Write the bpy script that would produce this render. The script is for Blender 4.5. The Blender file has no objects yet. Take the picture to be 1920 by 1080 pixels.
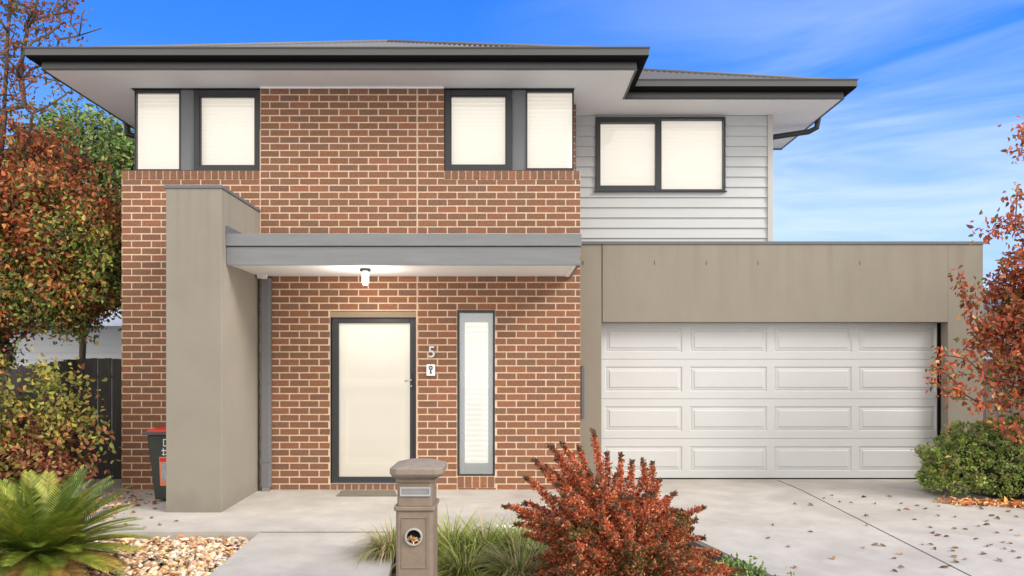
import bpy, bmesh, math, random
import numpy as np
from mathutils import Vector, Matrix

# ------------------------------------------------------------------ camera, world, sun, exposure
S = bpy.context.scene
COL = S.collection
R = math.radians
F = 1443.0; CX = 955.0; CY = 692.0; H = 1.475
cam_d = bpy.data.cameras.new('camera'); cam = bpy.data.objects.new('camera', cam_d); COL.objects.link(cam)
cam.location = (0, 0, H); cam.rotation_euler = (R(90), 0, 0)
cam_d.sensor_width = 36; cam_d.lens = F/1920*36
cam_d.shift_x = (960-CX)/1920; cam_d.shift_y = (CY-540)/1920
cam_d.clip_end = 3000; cam_d.clip_start = 0.05
S.camera = cam

SUN_EL, SUN_AZ = R(35), R(121)       # azimuth measured from +Y towards +X
w = bpy.data.worlds.new('World'); S.world = w; w.use_nodes = True
nt = w.node_tree; nt.nodes.clear()
def N(t, **k):
    n = nt.nodes.new(t)
    for a, b in k.items(): setattr(n, a, b)
    return n
out = N('ShaderNodeOutputWorld'); bg = N('ShaderNodeBackground'); bg.inputs['Strength'].default_value = 0.11
sky = N('ShaderNodeTexSky', sky_type='NISHITA', sun_disc=False, sun_elevation=SUN_EL, sun_rotation=SUN_AZ)
sky.air_density = 1.0; sky.dust_density = 0.3; sky.ozone_density = 3.0
tc = N('ShaderNodeTexCoord'); sep = N('ShaderNodeSeparateXYZ')
nt.links.new(tc.outputs['Generated'], sep.inputs[0])
# deeper, more saturated blue high up on the far side of the sky
ramp = N('ShaderNodeValToRGB'); nt.links.new(sep.outputs['Z'], ramp.inputs[0])
e = ramp.color_ramp.elements
e[0].position = 0.0; e[0].color = (3.8, 6.0, 9.3, 1)
e[1].position = 0.46; e[1].color = (0.22, 1.75, 7.4, 1)
m_ = ramp.color_ramp.elements.new(0.18); m_.color = (2.6, 4.8, 9.2, 1)
m_ = ramp.color_ramp.elements.new(0.27); m_.color = (1.2, 3.3, 8.4, 1)
m_ = ramp.color_ramp.elements.new(0.37); m_.color = (0.36, 2.15, 7.8, 1)
mixb = N('ShaderNodeMixRGB'); mixb.inputs[0].default_value = 0.95
nt.links.new(sky.outputs[0], mixb.inputs[1]); nt.links.new(ramp.outputs[0], mixb.inputs[2])
# wisps of cirrus
mp = N('ShaderNodeMapping'); mp.inputs['Scale'].default_value = (1.1, 1.1, 7.0); mp.inputs['Rotation'].default_value = (R(4), R(9), 0)
nt.links.new(tc.outputs['Generated'], mp.inputs[0])
nz = N('ShaderNodeTexNoise'); nz.inputs['Scale'].default_value = 2.2; nz.inputs['Detail'].default_value = 4.5; nz.inputs['Roughness'].default_value = 0.6; nz.inputs['Distortion'].default_value = 0.5
nt.links.new(mp.outputs[0], nz.inputs[0])
cr = N('ShaderNodeValToRGB'); nt.links.new(nz.outputs['Fac'], cr.inputs[0])
cr.color_ramp.elements[0].position = 0.31; cr.color_ramp.elements[0].color = (0, 0, 0, 1)
cr.color_ramp.elements[1].position = 0.66; cr.color_ramp.elements[1].color = (0.85, 0.85, 0.85, 1)
# unseen cloud bank added street-side to light the facade; wisps kept to the right
fr = N('ShaderNodeMapRange'); fr.inputs['From Min'].default_value = 0.30; fr.inputs['From Max'].default_value = -0.35
nt.links.new(sep.outputs['Y'], fr.inputs['Value'])
rt = N('ShaderNodeMapRange'); rt.inputs['From Min'].default_value = -0.05; rt.inputs['From Max'].default_value = 0.35
nt.links.new(sep.outputs['X'], rt.inputs['Value'])
mulr = N('ShaderNodeMath', operation='MULTIPLY'); nt.links.new(cr.outputs[0], mulr.inputs[0]); nt.links.new(rt.outputs[0], mulr.inputs[1])
mw = N('ShaderNodeMixRGB'); zk = N('ShaderNodeMapRange'); zk.inputs['From Min'].default_value = .24; zk.inputs['From Max'].default_value = .36; zk.inputs['To Min'].default_value = 1.0; zk.inputs['To Max'].default_value = .35; nt.links.new(sep.outputs['Z'], zk.inputs['Value'])
mz_ = N('ShaderNodeMath', operation='MULTIPLY'); nt.links.new(mulr.outputs[0], mz_.inputs[0]); nt.links.new(zk.outputs[0], mz_.inputs[1]); nt.links.new(mz_.outputs[0], mw.inputs[0]); nt.links.new(mixb.outputs[0], mw.inputs[1]); mw.inputs[2].default_value = (6.2, 7.3, 9.5, 1)
mc = N('ShaderNodeMixRGB'); nt.links.new(fr.outputs[0], mc.inputs[0]); nt.links.new(mw.outputs[0], mc.inputs[1])
mc.inputs[2].default_value = (13.0, 12.6, 12.0, 1)
nt.links.new(mc.outputs[0], bg.inputs[0]); nt.links.new(bg.outputs[0], out.inputs[0])

sd = bpy.data.lights.new('sun', 'SUN'); sd.energy = 2.6; sd.angle = R(22); sd.color = (1, 0.95, 0.88)
so = bpy.data.objects.new('sun', sd); COL.objects.link(so)
dv = Vector((math.sin(SUN_AZ)*math.cos(SUN_EL), math.cos(SUN_AZ)*math.cos(SUN_EL), math.sin(SUN_EL)))
so.rotation_euler = dv.to_track_quat('Z', 'Y').to_euler(); so.location = (10, -10, 15)
S.view_settings.view_transform = 'Standard'; S.view_settings.look = 'None'
S.view_settings.exposure = 0.30; S.view_settings.gamma = 1.0
S.cycles.max_bounces = 8; S.cycles.transparent_max_bounces = 12
S.cycles.use_denoising = True

random.seed(5); rng = np.random.default_rng(7)

# ------------------------------------------------------------------ helpers
def X(px, D): return (px-CX)*D/F
def Z(py, D): return H+(CY-py)*D/F
def gz(D): return -0.035*(9.4-D) if D < 9.4 else 0.0
def gz2(D): return -0.035*(9.4-max(D, 0.0)) if D < 9.4 else 0.0

class MB:
    def __init__(s): s.v = []; s.f = []; s.m = []
    def add(s, vs, fs, m=0):
        o = len(s.v); s.v += [tuple(p) for p in vs]; s.f += [tuple(i+o for i in f) for f in fs]; s.m += [m]*len(fs); return s
    def box(s, x0, x1, y0, y1, z0, z1, m=0):
        if x0 > x1: x0, x1 = x1, x0
        if y0 > y1: y0, y1 = y1, y0
        if z0 > z1: z0, z1 = z1, z0
        return s.add([(x0,y0,z0),(x1,y0,z0),(x1,y1,z0),(x0,y1,z0),(x0,y0,z1),(x1,y0,z1),(x1,y1,z1),(x0,y1,z1)],
              [(0,3,2,1),(4,5,6,7),(0,1,5,4),(1,2,6,5),(2,3,7,6),(3,0,4,7)], m)
    def quad(s, a, b, c, d, m=0): return s.add([a,b,c,d], [(0,1,2,3)], m)
    def prism(s, poly, z0, z1, m=0):   # poly ccw in xy
        n = len(poly); f0 = z0 if callable(z0) else (lambda x, y: z0); f1 = z1 if callable(z1) else (lambda x, y: z1)
        vs = [(x,y,f0(x,y)) for x,y in poly]+[(x,y,f1(x,y)) for x,y in poly]
        return s.add(vs, [tuple(range(n-1,-1,-1)), tuple(range(n,2*n))]+[(i,(i+1)%n,(i+1)%n+n,i+n) for i in range(n)], m)
    def extr(s, prof, x0, x1, m=0):    # profile in (y,z) extruded along x
        n = len(prof)
        vs = [(x0,y,z) for y,z in prof]+[(x1,y,z) for y,z in prof]
        return s.add(vs, [tuple(range(n)), tuple(range(2*n-1,n-1,-1))]+[(i,i+n,(i+1)%n+n,(i+1)%n) for i in range(n)], m)
    def extry(s, prof, y0, y1, m=0):   # profile in (x,z) extruded along y
        n = len(prof)
        vs = [(x,y0,z) for x,z in prof]+[(x,y1,z) for x,z in prof]
        return s.add(vs, [tuple(range(n)), tuple(range(2*n-1,n-1,-1))]+[(i,i+n,(i+1)%n+n,(i+1)%n) for i in range(n)], m)
    def tube(s, pts, rad, n=8, m=0, cap=True):
        pts = [Vector(p) for p in pts]; rad = rad if isinstance(rad, (list, tuple)) else [rad]*len(pts)
        rings = []; up = None
        for i, p in enumerate(pts):
            d = (pts[min(i+1,len(pts)-1)]-pts[max(i-1,0)]).normalized()
            if up is None: up = d.orthogonal().normalized()
            up = (up-d*up.dot(d)).normalized(); b = d.cross(up)
            rings.append([p+(up*math.cos(2*math.pi*k/n)+b*math.sin(2*math.pi*k/n))*rad[i] for k in range(n)])
        vs = [v for r_ in rings for v in r_]
        fs = [(i*n+k, i*n+(k+1)%n, (i+1)*n+(k+1)%n, (i+1)*n+k) for i in range(len(pts)-1) for k in range(n)]
        if cap: fs += [tuple(range(n-1,-1,-1)), tuple(range((len(pts)-1)*n, len(pts)*n))]
        return s.add(vs, fs, m)
    def build(s, name, mats, parent=None, smooth=False, bevel=0, loc=None):
        me = bpy.data.meshes.new(name); me.from_pydata(s.v, [], s.f)
        mats = mats if isinstance(mats, (list, tuple)) else [mats]
        for q in mats: me.materials.append(q)
        me.polygons.foreach_set('material_index', s.m)
        bm = bmesh.new(); bm.from_mesh(me); bmesh.ops.recalc_face_normals(bm, faces=bm.faces); bm.to_mesh(me); bm.free()
        if smooth: me.polygons.foreach_set('use_smooth', [True]*len(me.polygons))
        me.update()
        o = bpy.data.objects.new(name, me); COL.objects.link(o)
        if parent is not None:
            o.parent = parent
            pw = parent.location.copy(); q = parent.parent
            while q: pw += q.location; q = q.parent
            o.location = -pw              # meshes are given in world coordinates
        if bevel:
            b = o.modifiers.new('bevel', 'BEVEL'); b.width = bevel; b.segments = 2; b.limit_method = 'ANGLE'; b.angle_limit = R(35)
        return o

def empty(name, loc, label, cat, group=None):
    o = bpy.data.objects.new(name, None); COL.objects.link(o); o.location = loc; o.empty_display_size = .2
    return tag(o, label, cat, group)
def tag(o, label=None, cat=None, group=None, kind=None):
    if label: o['label'] = label
    if cat: o['category'] = cat
    if group: o['group'] = group
    if kind: o['kind'] = kind
    return o

# ------------------------------------------------------------------ materials
def mat(name, col=(.5,.5,.5), rough=.6, metal=0, spec=.5, var=0, vscale=8, bump=0, bscale=60, detail=5, stain=0, sscale=1.2, scol=(.3,.25,.2), stretch=None, coat=0):
    m = bpy.data.materials.new(name); m.use_nodes = True; t = m.node_tree; b = t.nodes['Principled BSDF']
    b.inputs['Base Color'].default_value = (*col, 1); b.inputs['Roughness'].default_value = rough
    b.inputs['Metallic'].default_value = metal; b.inputs['Specular IOR Level'].default_value = spec
    b.inputs['Coat Weight'].default_value = coat
    L = t.links.new; g = t.nodes.new('ShaderNodeNewGeometry')
    pos = g.outputs['Position']
    if stretch:
        mp = t.nodes.new('ShaderNodeMapping'); mp.inputs['Scale'].default_value = stretch; L(pos, mp.inputs[0]); pos = mp.outputs[0]
    cur = None
    if var:
        n = t.nodes.new('ShaderNodeTexNoise'); n.inputs['Scale'].default_value = vscale; n.inputs['Detail'].default_value = detail; n.inputs['Roughness'].default_value = .65; L(pos, n.inputs[0])
        mr = t.nodes.new('ShaderNodeMapRange'); mr.inputs['From Min'].default_value = .25; mr.inputs['From Max'].default_value = .75
        mr.inputs['To Min'].default_value = 1-var; mr.inputs['To Max'].default_value = 1+var; L(n.outputs['Fac'], mr.inputs[0])
        mu = t.nodes.new('ShaderNodeVectorMath'); mu.operation = 'SCALE'; mu.inputs[0].default_value = col; L(mr.outputs[0], mu.inputs['Scale']); cur = mu.outputs[0]
    if stain:
        n = t.nodes.new('ShaderNodeTexNoise'); n.inputs['Scale'].default_value = sscale; n.inputs['Detail'].default_value = 7; n.inputs['Distortion'].default_value = .8; L(pos, n.inputs[0])
        mr = t.nodes.new('ShaderNodeMapRange'); mr.inputs['From Min'].default_value = .5; mr.inputs['From Max'].default_value = .75; mr.inputs['To Max'].default_value = stain; L(n.outputs['Fac'], mr.inputs[0])
        mm = t.nodes.new('ShaderNodeMixRGB'); L(mr.outputs[0], mm.inputs[0]); mm.inputs[2].default_value = (*scol, 1)
        if cur is not None: L(cur, mm.inputs[1])
        else: mm.inputs[1].default_value = (*col, 1)
        cur = mm.outputs[0]
    if cur is not None: L(cur, b.inputs['Base Color'])
    if bump:
        n = t.nodes.new('ShaderNodeTexNoise'); n.inputs['Scale'].default_value = bscale; n.inputs['Detail'].default_value = 4; L(pos, n.inputs[0])
        bp = t.nodes.new('ShaderNodeBump'); bp.inputs['Strength'].default_value = bump; bp.inputs['Distance'].default_value = .01; L(n.outputs['Fac'], bp.inputs['Height']); L(bp.outputs[0], b.inputs['Normal'])
    return m

def streaks(m, z_top, length, amt, scol, fx=9.0):
    # rain streaks and grime: vertical runs below the capping, splash dirt near the ground
    t = m.node_tree; L = t.links.new; b = t.nodes['Principled BSDF']; src = b.inputs['Base Color'].links[0].from_socket
    g = t.nodes.new('ShaderNodeNewGeometry'); mp = t.nodes.new('ShaderNodeMapping'); mp.inputs['Scale'].default_value = (fx, fx, .35); L(g.outputs['Position'], mp.inputs[0])
    n = t.nodes.new('ShaderNodeTexNoise'); n.inputs['Scale'].default_value = 1.0; n.inputs['Detail'].default_value = 5; L(mp.outputs[0], n.inputs[0])
    a = t.nodes.new('ShaderNodeMapRange'); a.inputs['From Min'].default_value = .48; a.inputs['From Max'].default_value = .72; L(n.outputs['Fac'], a.inputs[0])
    s_ = t.nodes.new('ShaderNodeSeparateXYZ'); L(g.outputs['Position'], s_.inputs[0])
    z = t.nodes.new('ShaderNodeMapRange'); z.inputs['From Min'].default_value = z_top-length; z.inputs['From Max'].default_value = z_top; z.inputs['To Max'].default_value = amt; L(s_.outputs['Z'], z.inputs[0])
    mu = t.nodes.new('ShaderNodeMath'); mu.operation = 'MULTIPLY'; L(a.outputs[0], mu.inputs[0]); L(z.outputs[0], mu.inputs[1])
    n2 = t.nodes.new('ShaderNodeTexNoise'); n2.inputs['Scale'].default_value = 6; n2.inputs['Detail'].default_value = 6; L(g.outputs['Position'], n2.inputs[0])
    q = t.nodes.new('ShaderNodeMath'); q.operation = 'MULTIPLY'; q.inputs[1].default_value = .35; L(n2.outputs['Fac'], q.inputs[0])
    d = t.nodes.new('ShaderNodeMath'); d.operation = 'SUBTRACT'; L(s_.outputs['Z'], d.inputs[0]); L(q.outputs[0], d.inputs[1])
    zb = t.nodes.new('ShaderNodeMapRange'); zb.inputs['From Min'].default_value = .05 if fx > 2 else -9; zb.inputs['From Max'].default_value = -.22 if fx > 2 else -10; zb.inputs['To Max'].default_value = .5; L(d.outputs[0], zb.inputs[0])
    mx = t.nodes.new('ShaderNodeMath'); mx.operation = 'MAXIMUM'; L(mu.outputs[0], mx.inputs[0]); L(zb.outputs[0], mx.inputs[1])
    c = t.nodes.new('ShaderNodeMixRGB'); L(mx.outputs[0], c.inputs[0]); L(src, c.inputs[1]); c.inputs[2].default_value = (*scol, 1); L(c.outputs[0], b.inputs['Base Color'])

def brick_mat():
    m = bpy.data.materials.new('red_brown_brick'); m.use_nodes = True; t = m.node_tree; b = t.nodes['Principled BSDF']; L = t.links.new
    g = t.nodes.new('ShaderNodeNewGeometry'); r = t.nodes.new('ShaderNodeValToRGB'); L(g.outputs['Random Per Island'], r.inputs[0])
    e = r.color_ramp.elements; e[0].color = (.245,.115,.066,1); e[1].color = (.300,.140,.078,1)
    for p, c in ((.06,(.275,.130,.072)),(.3,(.315,.136,.070)),(.5,(.285,.126,.068)),(.72,(.350,.144,.074)),(.86,(.300,.136,.076)),(.95,(.250,.128,.078))):
        q = r.color_ramp.elements.new(p); q.color = (*c, 1)
    r.color_ramp.interpolation = 'CONSTANT'
    n = t.nodes.new('ShaderNodeTexNoise'); n.inputs['Scale'].default_value = 45; n.inputs['Detail'].default_value = 6; n.inputs['Roughness'].default_value = .7; L(g.outputs['Position'], n.inputs[0])
    mr = t.nodes.new('ShaderNodeMapRange'); mr.inputs['From Min'].default_value = .3; mr.inputs['From Max'].default_value = .7; mr.inputs['To Min'].default_value = .50; mr.inputs['To Max'].default_value = 1.02; L(n.outputs['Fac'], mr.inputs[0])
    mu = t.nodes.new('ShaderNodeVectorMath'); mu.operation = 'SCALE'; L(r.outputs[0], mu.inputs[0]); L(mr.outputs[0], mu.inputs['Scale'])
    # rare grey smudges
    n2 = t.nodes.new('ShaderNodeTexNoise'); n2.inputs['Scale'].default_value = 9; n2.inputs['Detail'].default_value = 3; L(g.outputs['Position'], n2.inputs[0])
    m2 = t.nodes.new('ShaderNodeMapRange'); m2.inputs['From Min'].default_value = .66; m2.inputs['From Max'].default_value = .76; m2.inputs['To Max'].default_value = .6; L(n2.outputs['Fac'], m2.inputs[0])
    mm = t.nodes.new('ShaderNodeMixRGB'); L(m2.outputs[0], mm.inputs[0]); L(mu.outputs[0], mm.inputs[1]); mm.inputs[2].default_value = (.16,.13,.10,1)
    L(mm.outputs[0], b.inputs['Base Color']); b.inputs['Roughness'].default_value = .85
    bp = t.nodes.new('ShaderNodeBump'); bp.inputs['Strength'].default_value = .5; bp.inputs['Distance'].default_value = .006; L(n.outputs['Fac'], bp.inputs['Height']); L(bp.outputs[0], b.inputs['Normal'])
    return m

def attr_mat(name, rough=.55, trans=.35, spec=.35, bump=0):
    m = bpy.data.materials.new(name); m.use_nodes = True; t = m.node_tree; b = t.nodes['Principled BSDF']; L = t.links.new
    a = t.nodes.new('ShaderNodeAttribute'); a.attribute_name = 'Col'
    L(a.outputs['Color'], b.inputs['Base Color']); b.inputs['Roughness'].default_value = rough; b.inputs['Specular IOR Level'].default_value = spec
    if trans:
        tr = t.nodes.new('ShaderNodeBsdfTranslucent'); L(a.outputs['Color'], tr.inputs[0])
        mx = t.nodes.new('ShaderNodeMixShader'); mx.inputs[0].default_value = trans
        L(b.outputs[0], mx.inputs[1]); L(tr.outputs[0], mx.inputs[2]); L(mx.outputs[0], t.nodes['Material Output'].inputs[0])
    return m

def emis(name, col, s, base=(.8,.8,.8)):
    m = bpy.data.materials.new(name); m.use_nodes = True; b = m.node_tree.nodes['Principled BSDF']
    b.inputs['Base Color'].default_value = (*base, 1); b.inputs['Emission Color'].default_value = (*col, 1); b.inputs['Emission Strength'].default_value = s; b.inputs['Roughness'].default_value = .6
    return m

def glass_mat():
    m = bpy.data.materials.new('window_glass'); m.use_nodes = True; t = m.node_tree; t.nodes.remove(t.nodes['Principled BSDF']); L = t.links.new
    tr = t.nodes.new('ShaderNodeBsdfTransparent'); gl = t.nodes.new('ShaderNodeBsdfGlossy'); gl.inputs['Roughness'].default_value = .02
    tr.inputs[0].default_value = (.96,.97,.97,1)
    f = t.nodes.new('ShaderNodeFresnel'); f.inputs[0].default_value = 1.45; mx = t.nodes.new('ShaderNodeMixShader')
    L(f.outputs[0], mx.inputs[0]); L(tr.outputs[0], mx.inputs[1]); L(gl.outputs[0], mx.inputs[2]); L(mx.outputs[0], t.nodes['Material Output'].inputs[0])
    return m

M = {}
M['brick'] = brick_mat()
M['mortar'] = mat('cream_mortar', (.66,.50,.355), .9, var=.16, vscale=14, bump=.3, bscale=200)
M['caulk'] = mat('cream_joint_sealant', (.62,.46,.34), .7)
M['render'] = mat('taupe_render', (.255,.229,.187), .88, var=.07, vscale=2.2, bump=.22, bscale=160, stain=.18, sscale=1.3, scol=(.225,.195,.155))
M['render2'] = mat('taupe_garage_render', (.262,.231,.184), .88, var=.07, vscale=1.6, bump=.22, bscale=160, stain=.22, sscale=.9, scol=(.225,.19,.15), stretch=(1.6,1,.6))
streaks(M['render'], 3.37, 1.6, .45, (.17,.15,.12)); streaks(M['render2'], 3.12, 1.0, .38, (.18,.15,.12), 7.0)
M['dark'] = mat('charcoal_powder_coat', (.028,.029,.032), .42, var=.06, vscale=12)
M['darkfascia'] = mat('charcoal_fascia_metal', (.075,.074,.072), .4, var=.08, vscale=5, stretch=(.4,1,6))
M['roofm'] = mat('charcoal_roof_sheet', (.185,.175,.16), .7, spec=.2, var=.1, vscale=2)
M['canopy'] = mat('grey_painted_fibre_board', (.185,.190,.196), .55, var=.13, vscale=3.5, bump=.05, stretch=(.5,1,4))
M['post'] = mat('mid_grey_cladding', (.16,.165,.172), .55, var=.05, vscale=4)
M['sheet'] = mat('blue_grey_colour_steel', (.12,.13,.15), .45, var=.08, vscale=10)
M['soffit'] = mat('white_soffit_paint', (.92,.92,.915), .7, var=.02, vscale=1.5)
M['board'] = mat('pale_grey_weatherboard', (.49,.50,.497), .6, var=.03, vscale=3, stretch=(.5,1,4))
M['white'] = mat('white_paint', (.86,.87,.88), .5, var=.02, vscale=5)
M['gdoor'] = mat('white_garage_steel', (.56,.558,.55), .45, var=.025, vscale=2.5, bump=.06, bscale=90)
M['black'] = mat('black_rubber_and_shade', (.006,.006,.006), .9, spec=.1)  # rubber parts, and also the painted shade under the gutter
M['stop'] = mat('pale_corner_stop', (.46,.44,.41), .6)
M['glass'] = glass_mat()
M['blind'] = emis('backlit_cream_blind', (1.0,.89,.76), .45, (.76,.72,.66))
M['blindb'] = emis('glowing_cream_blind_and_door', (1.0,.86,.68), .40, (.74,.68,.60))
M['shutter'] = emis('glowing_white_shutter_slats', (1.0,.92,.82), .42, (.78,.77,.74))  # emission brightens the shaded slats, which are no lamp
M['tan'] = mat('tan_timber_lintel', (.30,.22,.15), .7, var=.1, vscale=20)
M['steel'] = mat('brushed_steel', (.55,.55,.55), .3, metal=1)
M['pvc'] = mat('white_pvc', (.72,.69,.64), .5)
M['conc'] = mat('broom_finished_concrete', (.465,.43,.385), .85, var=.17, vscale=3.2, detail=12, bump=.3, bscale=260, stain=.8, sscale=.9, scol=(.36,.325,.29))
streaks(M['conc'], .6, 9.0, .42, (.27,.24,.21), 1.2)
M['joint'] = mat('dark_control_joint', (.10,.09,.08), .95)
M['edge'] = mat('dark_edging', (.12,.11,.10), .9, var=.2, vscale=20)
M['soil'] = mat('brown_soil', (.085,.060,.042), .95, var=.35, vscale=14, bump=.6, bscale=50)
M['dry'] = mat('pale_bounce_ground', (.60,.58,.54), .95, var=.15, vscale=3)  # raised pale so it bounces light up onto the soffits
M['asph'] = mat('pale_bounce_street', (.62,.60,.57), .9, var=.1)  # unseen street kept pale as a light reflector for the eaves
M['lawn'] = mat('dry_verge_lawn', (.24,.24,.13), .95, var=.3, vscale=10)
M['fence'] = mat('dark_weathered_paling', (.068,.062,.057), .85, var=.3, vscale=6, bump=.4, bscale=60, stretch=(6,6,.6))
M['fence2'] = mat('brown_weathered_paling', (.15,.125,.10), .85, var=.25, vscale=6, bump=.4, bscale=60, stretch=(6,6,.6))
M['bark'] = mat('grey_brown_bark', (.10,.075,.055), .9, var=.3, vscale=30, bump=.6, bscale=80)
M['twig'] = mat('dark_red_twig', (.085,.045,.032), .8)
M['stone'] = mat('weathered_cast_concrete', (.225,.174,.128), .85, var=.14, vscale=16, bump=.3, bscale=140, stain=.3, sscale=7, scol=(.16,.13,.105))
M['stonecap'] = mat('weathered_cast_concrete_cap', (.25,.20,.155), .85, var=.16, vscale=20, bump=.4, bscale=120, stain=.5, sscale=6, scol=(.17,.16,.14))
M['leaf'] = attr_mat('autumn_leaf')
M['gleaf'] = attr_mat('evergreen_leaf', .45, .2, .5)
M['frond'] = attr_mat('cycad_frond', .35, .15, .5)
M['blade'] = attr_mat('grass_blade', .5, .25, .4)
M['dryleaf'] = attr_mat('dry_leaf', .7, .1, .2)
M['pebble'] = attr_mat('pebble', .75, 0, .3)
M['mat'] = mat('brown_coir_mat', (.20,.17,.13), .95, var=.3, vscale=60, bump=.6, bscale=300)
M['bin'] = mat('dark_green_bin_plastic', (.030,.036,.030), .5, var=.1)
M['red'] = mat('red_lid_plastic', (.62,.035,.025), .4)
M['orange'] = mat('orange_sticker', (.75,.22,.10), .5)
M['greyp'] = mat('grey_sticker_print', (.36,.38,.40), .5, var=.35, vscale=40)
M['neigh'] = mat('pale_metal_roof', (.42,.44,.46), .6, var=.05)
M['neighwall'] = mat('pale_grey_boards', (.62,.63,.64), .7)
M['paper'] = mat('rolled_paper', (.55,.50,.42), .8, var=.5, vscale=60)
M['box'] = mat('pale_grey_plastic', (.60,.61,.62), .45, var=.05)

# ------------------------------------------------------------------ ground (setting)
g = MB()
ys = [-60, -6, 0, 2, 5, 7, 9.4, 12, 60, 900]
for i in range(len(ys)-1):
    a, b = ys[i], ys[i+1]
    for xa, xb in ((-900, 900),):
        g.quad((xa,a,gz2(a)-.09),(xb,a,gz2(a)-.09),(xb,b,gz2(b)-.09),(xa,b,gz2(b)-.09))
tag(g.build('ground', M['dry']), kind='structure')
g = MB()
for (xa, xb, ya, yb) in ((-5.75,-2.0,2.0,7.6),(-1.3,3.2,2.0,7.6),(5.2,12,2.0,7.0),(5.2,12,7.0,9.4),(5.2,12,9.4,11.2),(-5.75,-4.7,7.6,9.4),(-5.75,-4.7,9.4,10.4),(-12,-5.8,6,9.4),(-12,-5.8,9.4,16)):
    g.quad((xa,ya,gz2(ya)-.085),(xb,ya,gz2(ya)-.085),(xb,yb,gz2(yb)-.085),(xa,yb,gz2(yb)-.085))
tag(g.build('garden_bed', M['soil']), kind='structure')
g = MB(); g.box(-60, 60, -9, -1.5, -.44, -.40); tag(g.build('road', M['asph']), kind='structure')
g = MB(); g.prism([(-60,-1.4),(-1.2,-1.4),(-1.2,1.8),(-60,1.8)], -.5, -.36); g.prism([(7,-1.4),(60,-1.4),(60,1.8),(7,1.8)], -.5, -.36)
tag(g.build('verge', M['lawn']), kind='structure')

def slab(name, poly, m, off=0, thick=.10):
    """concrete that follows the fall of the block; poly is split at D=9.4"""
    mb = MB()
    def clip(poly, keep_hi, yc):
        o = []
        for i in range(len(poly)):
            p, q = poly[i], poly[(i+1)%len(poly)]
            ip = (p[1] >= yc) == keep_hi or p[1] == yc; iq = (q[1] >= yc) == keep_hi or q[1] == yc
            if ip: o.append(p)
            if ip != iq:
                t = (yc-p[1])/(q[1]-p[1]); o.append((p[0]+t*(q[0]-p[0]), yc))
        return o
    for hi in (True, False):
        c = clip(poly, hi, 9.4)
        if len(c) >= 3 and max(p[1] for p in c)-min(p[1] for p in c) > 1e-4:
            mb.prism(c, lambda x, y: gz2(y)-thick+off, lambda x, y: gz2(y)+off)
    return tag(mb.build(name, m), kind='structure')
slab('porch_slab', [(-5.9,7.30),(1.62,7.36),(1.30,8.3),(.93,9.4),(.93,10.4),(-5.9,10.4)], M['conc'])
slab('path', [(-2.18,1.8),(-.75,1.8),(-.93,5.9),(-1.02,7.0),(-1.1,7.297),(-2.37,7.297)], M['conc'])
slab('driveway', [(.933,10.5),(.933,9.4),(1.303,8.3),(1.623,7.36),(2.04,5.94),(3.0,1.8),(8.2,1.8),(6.6,5),(5.85,8),(5.5,9.2),(5.80,10.5)], M['conc'])
slab('garden_edging', [(1.56,7.3),(1.62,7.3),(2.02,5.94),(2.98,1.8),(2.84,1.8),(1.93,5.94)], M['edge'], off=.008, thick=.09)
for nm, pl in (('driveway_joint', [(3.553,10.2),(3.553,1.8),(3.565,1.8),(3.565,10.2)]), ('path_joint', [(-2.37,7.290),(-1.1,7.290),(-1.1,7.300),(-2.37,7.300)])):
    o = slab(nm, pl, M['joint'], off=.003, thick=.006)
o = slab('porch_joint', [(.925,9.4),(1.297,8.3),(1.617,7.36),(1.627,7.36),(1.308,8.3),(.935,9.4)], M['joint'], off=.0035, thick=.006)

# ------------------------------------------------------------------ HOUSE
WX0, WX1 = X(228,9.4), X(1088,9.4); WY = 9.4; CO = .0849; BL = .2410
SOF = 1.475+3.446
house = empty('house', (0, 10.5, 0), 'two storey red brick and pale weatherboard house with taupe rendered garage and dark hip roof', 'house')

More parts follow.
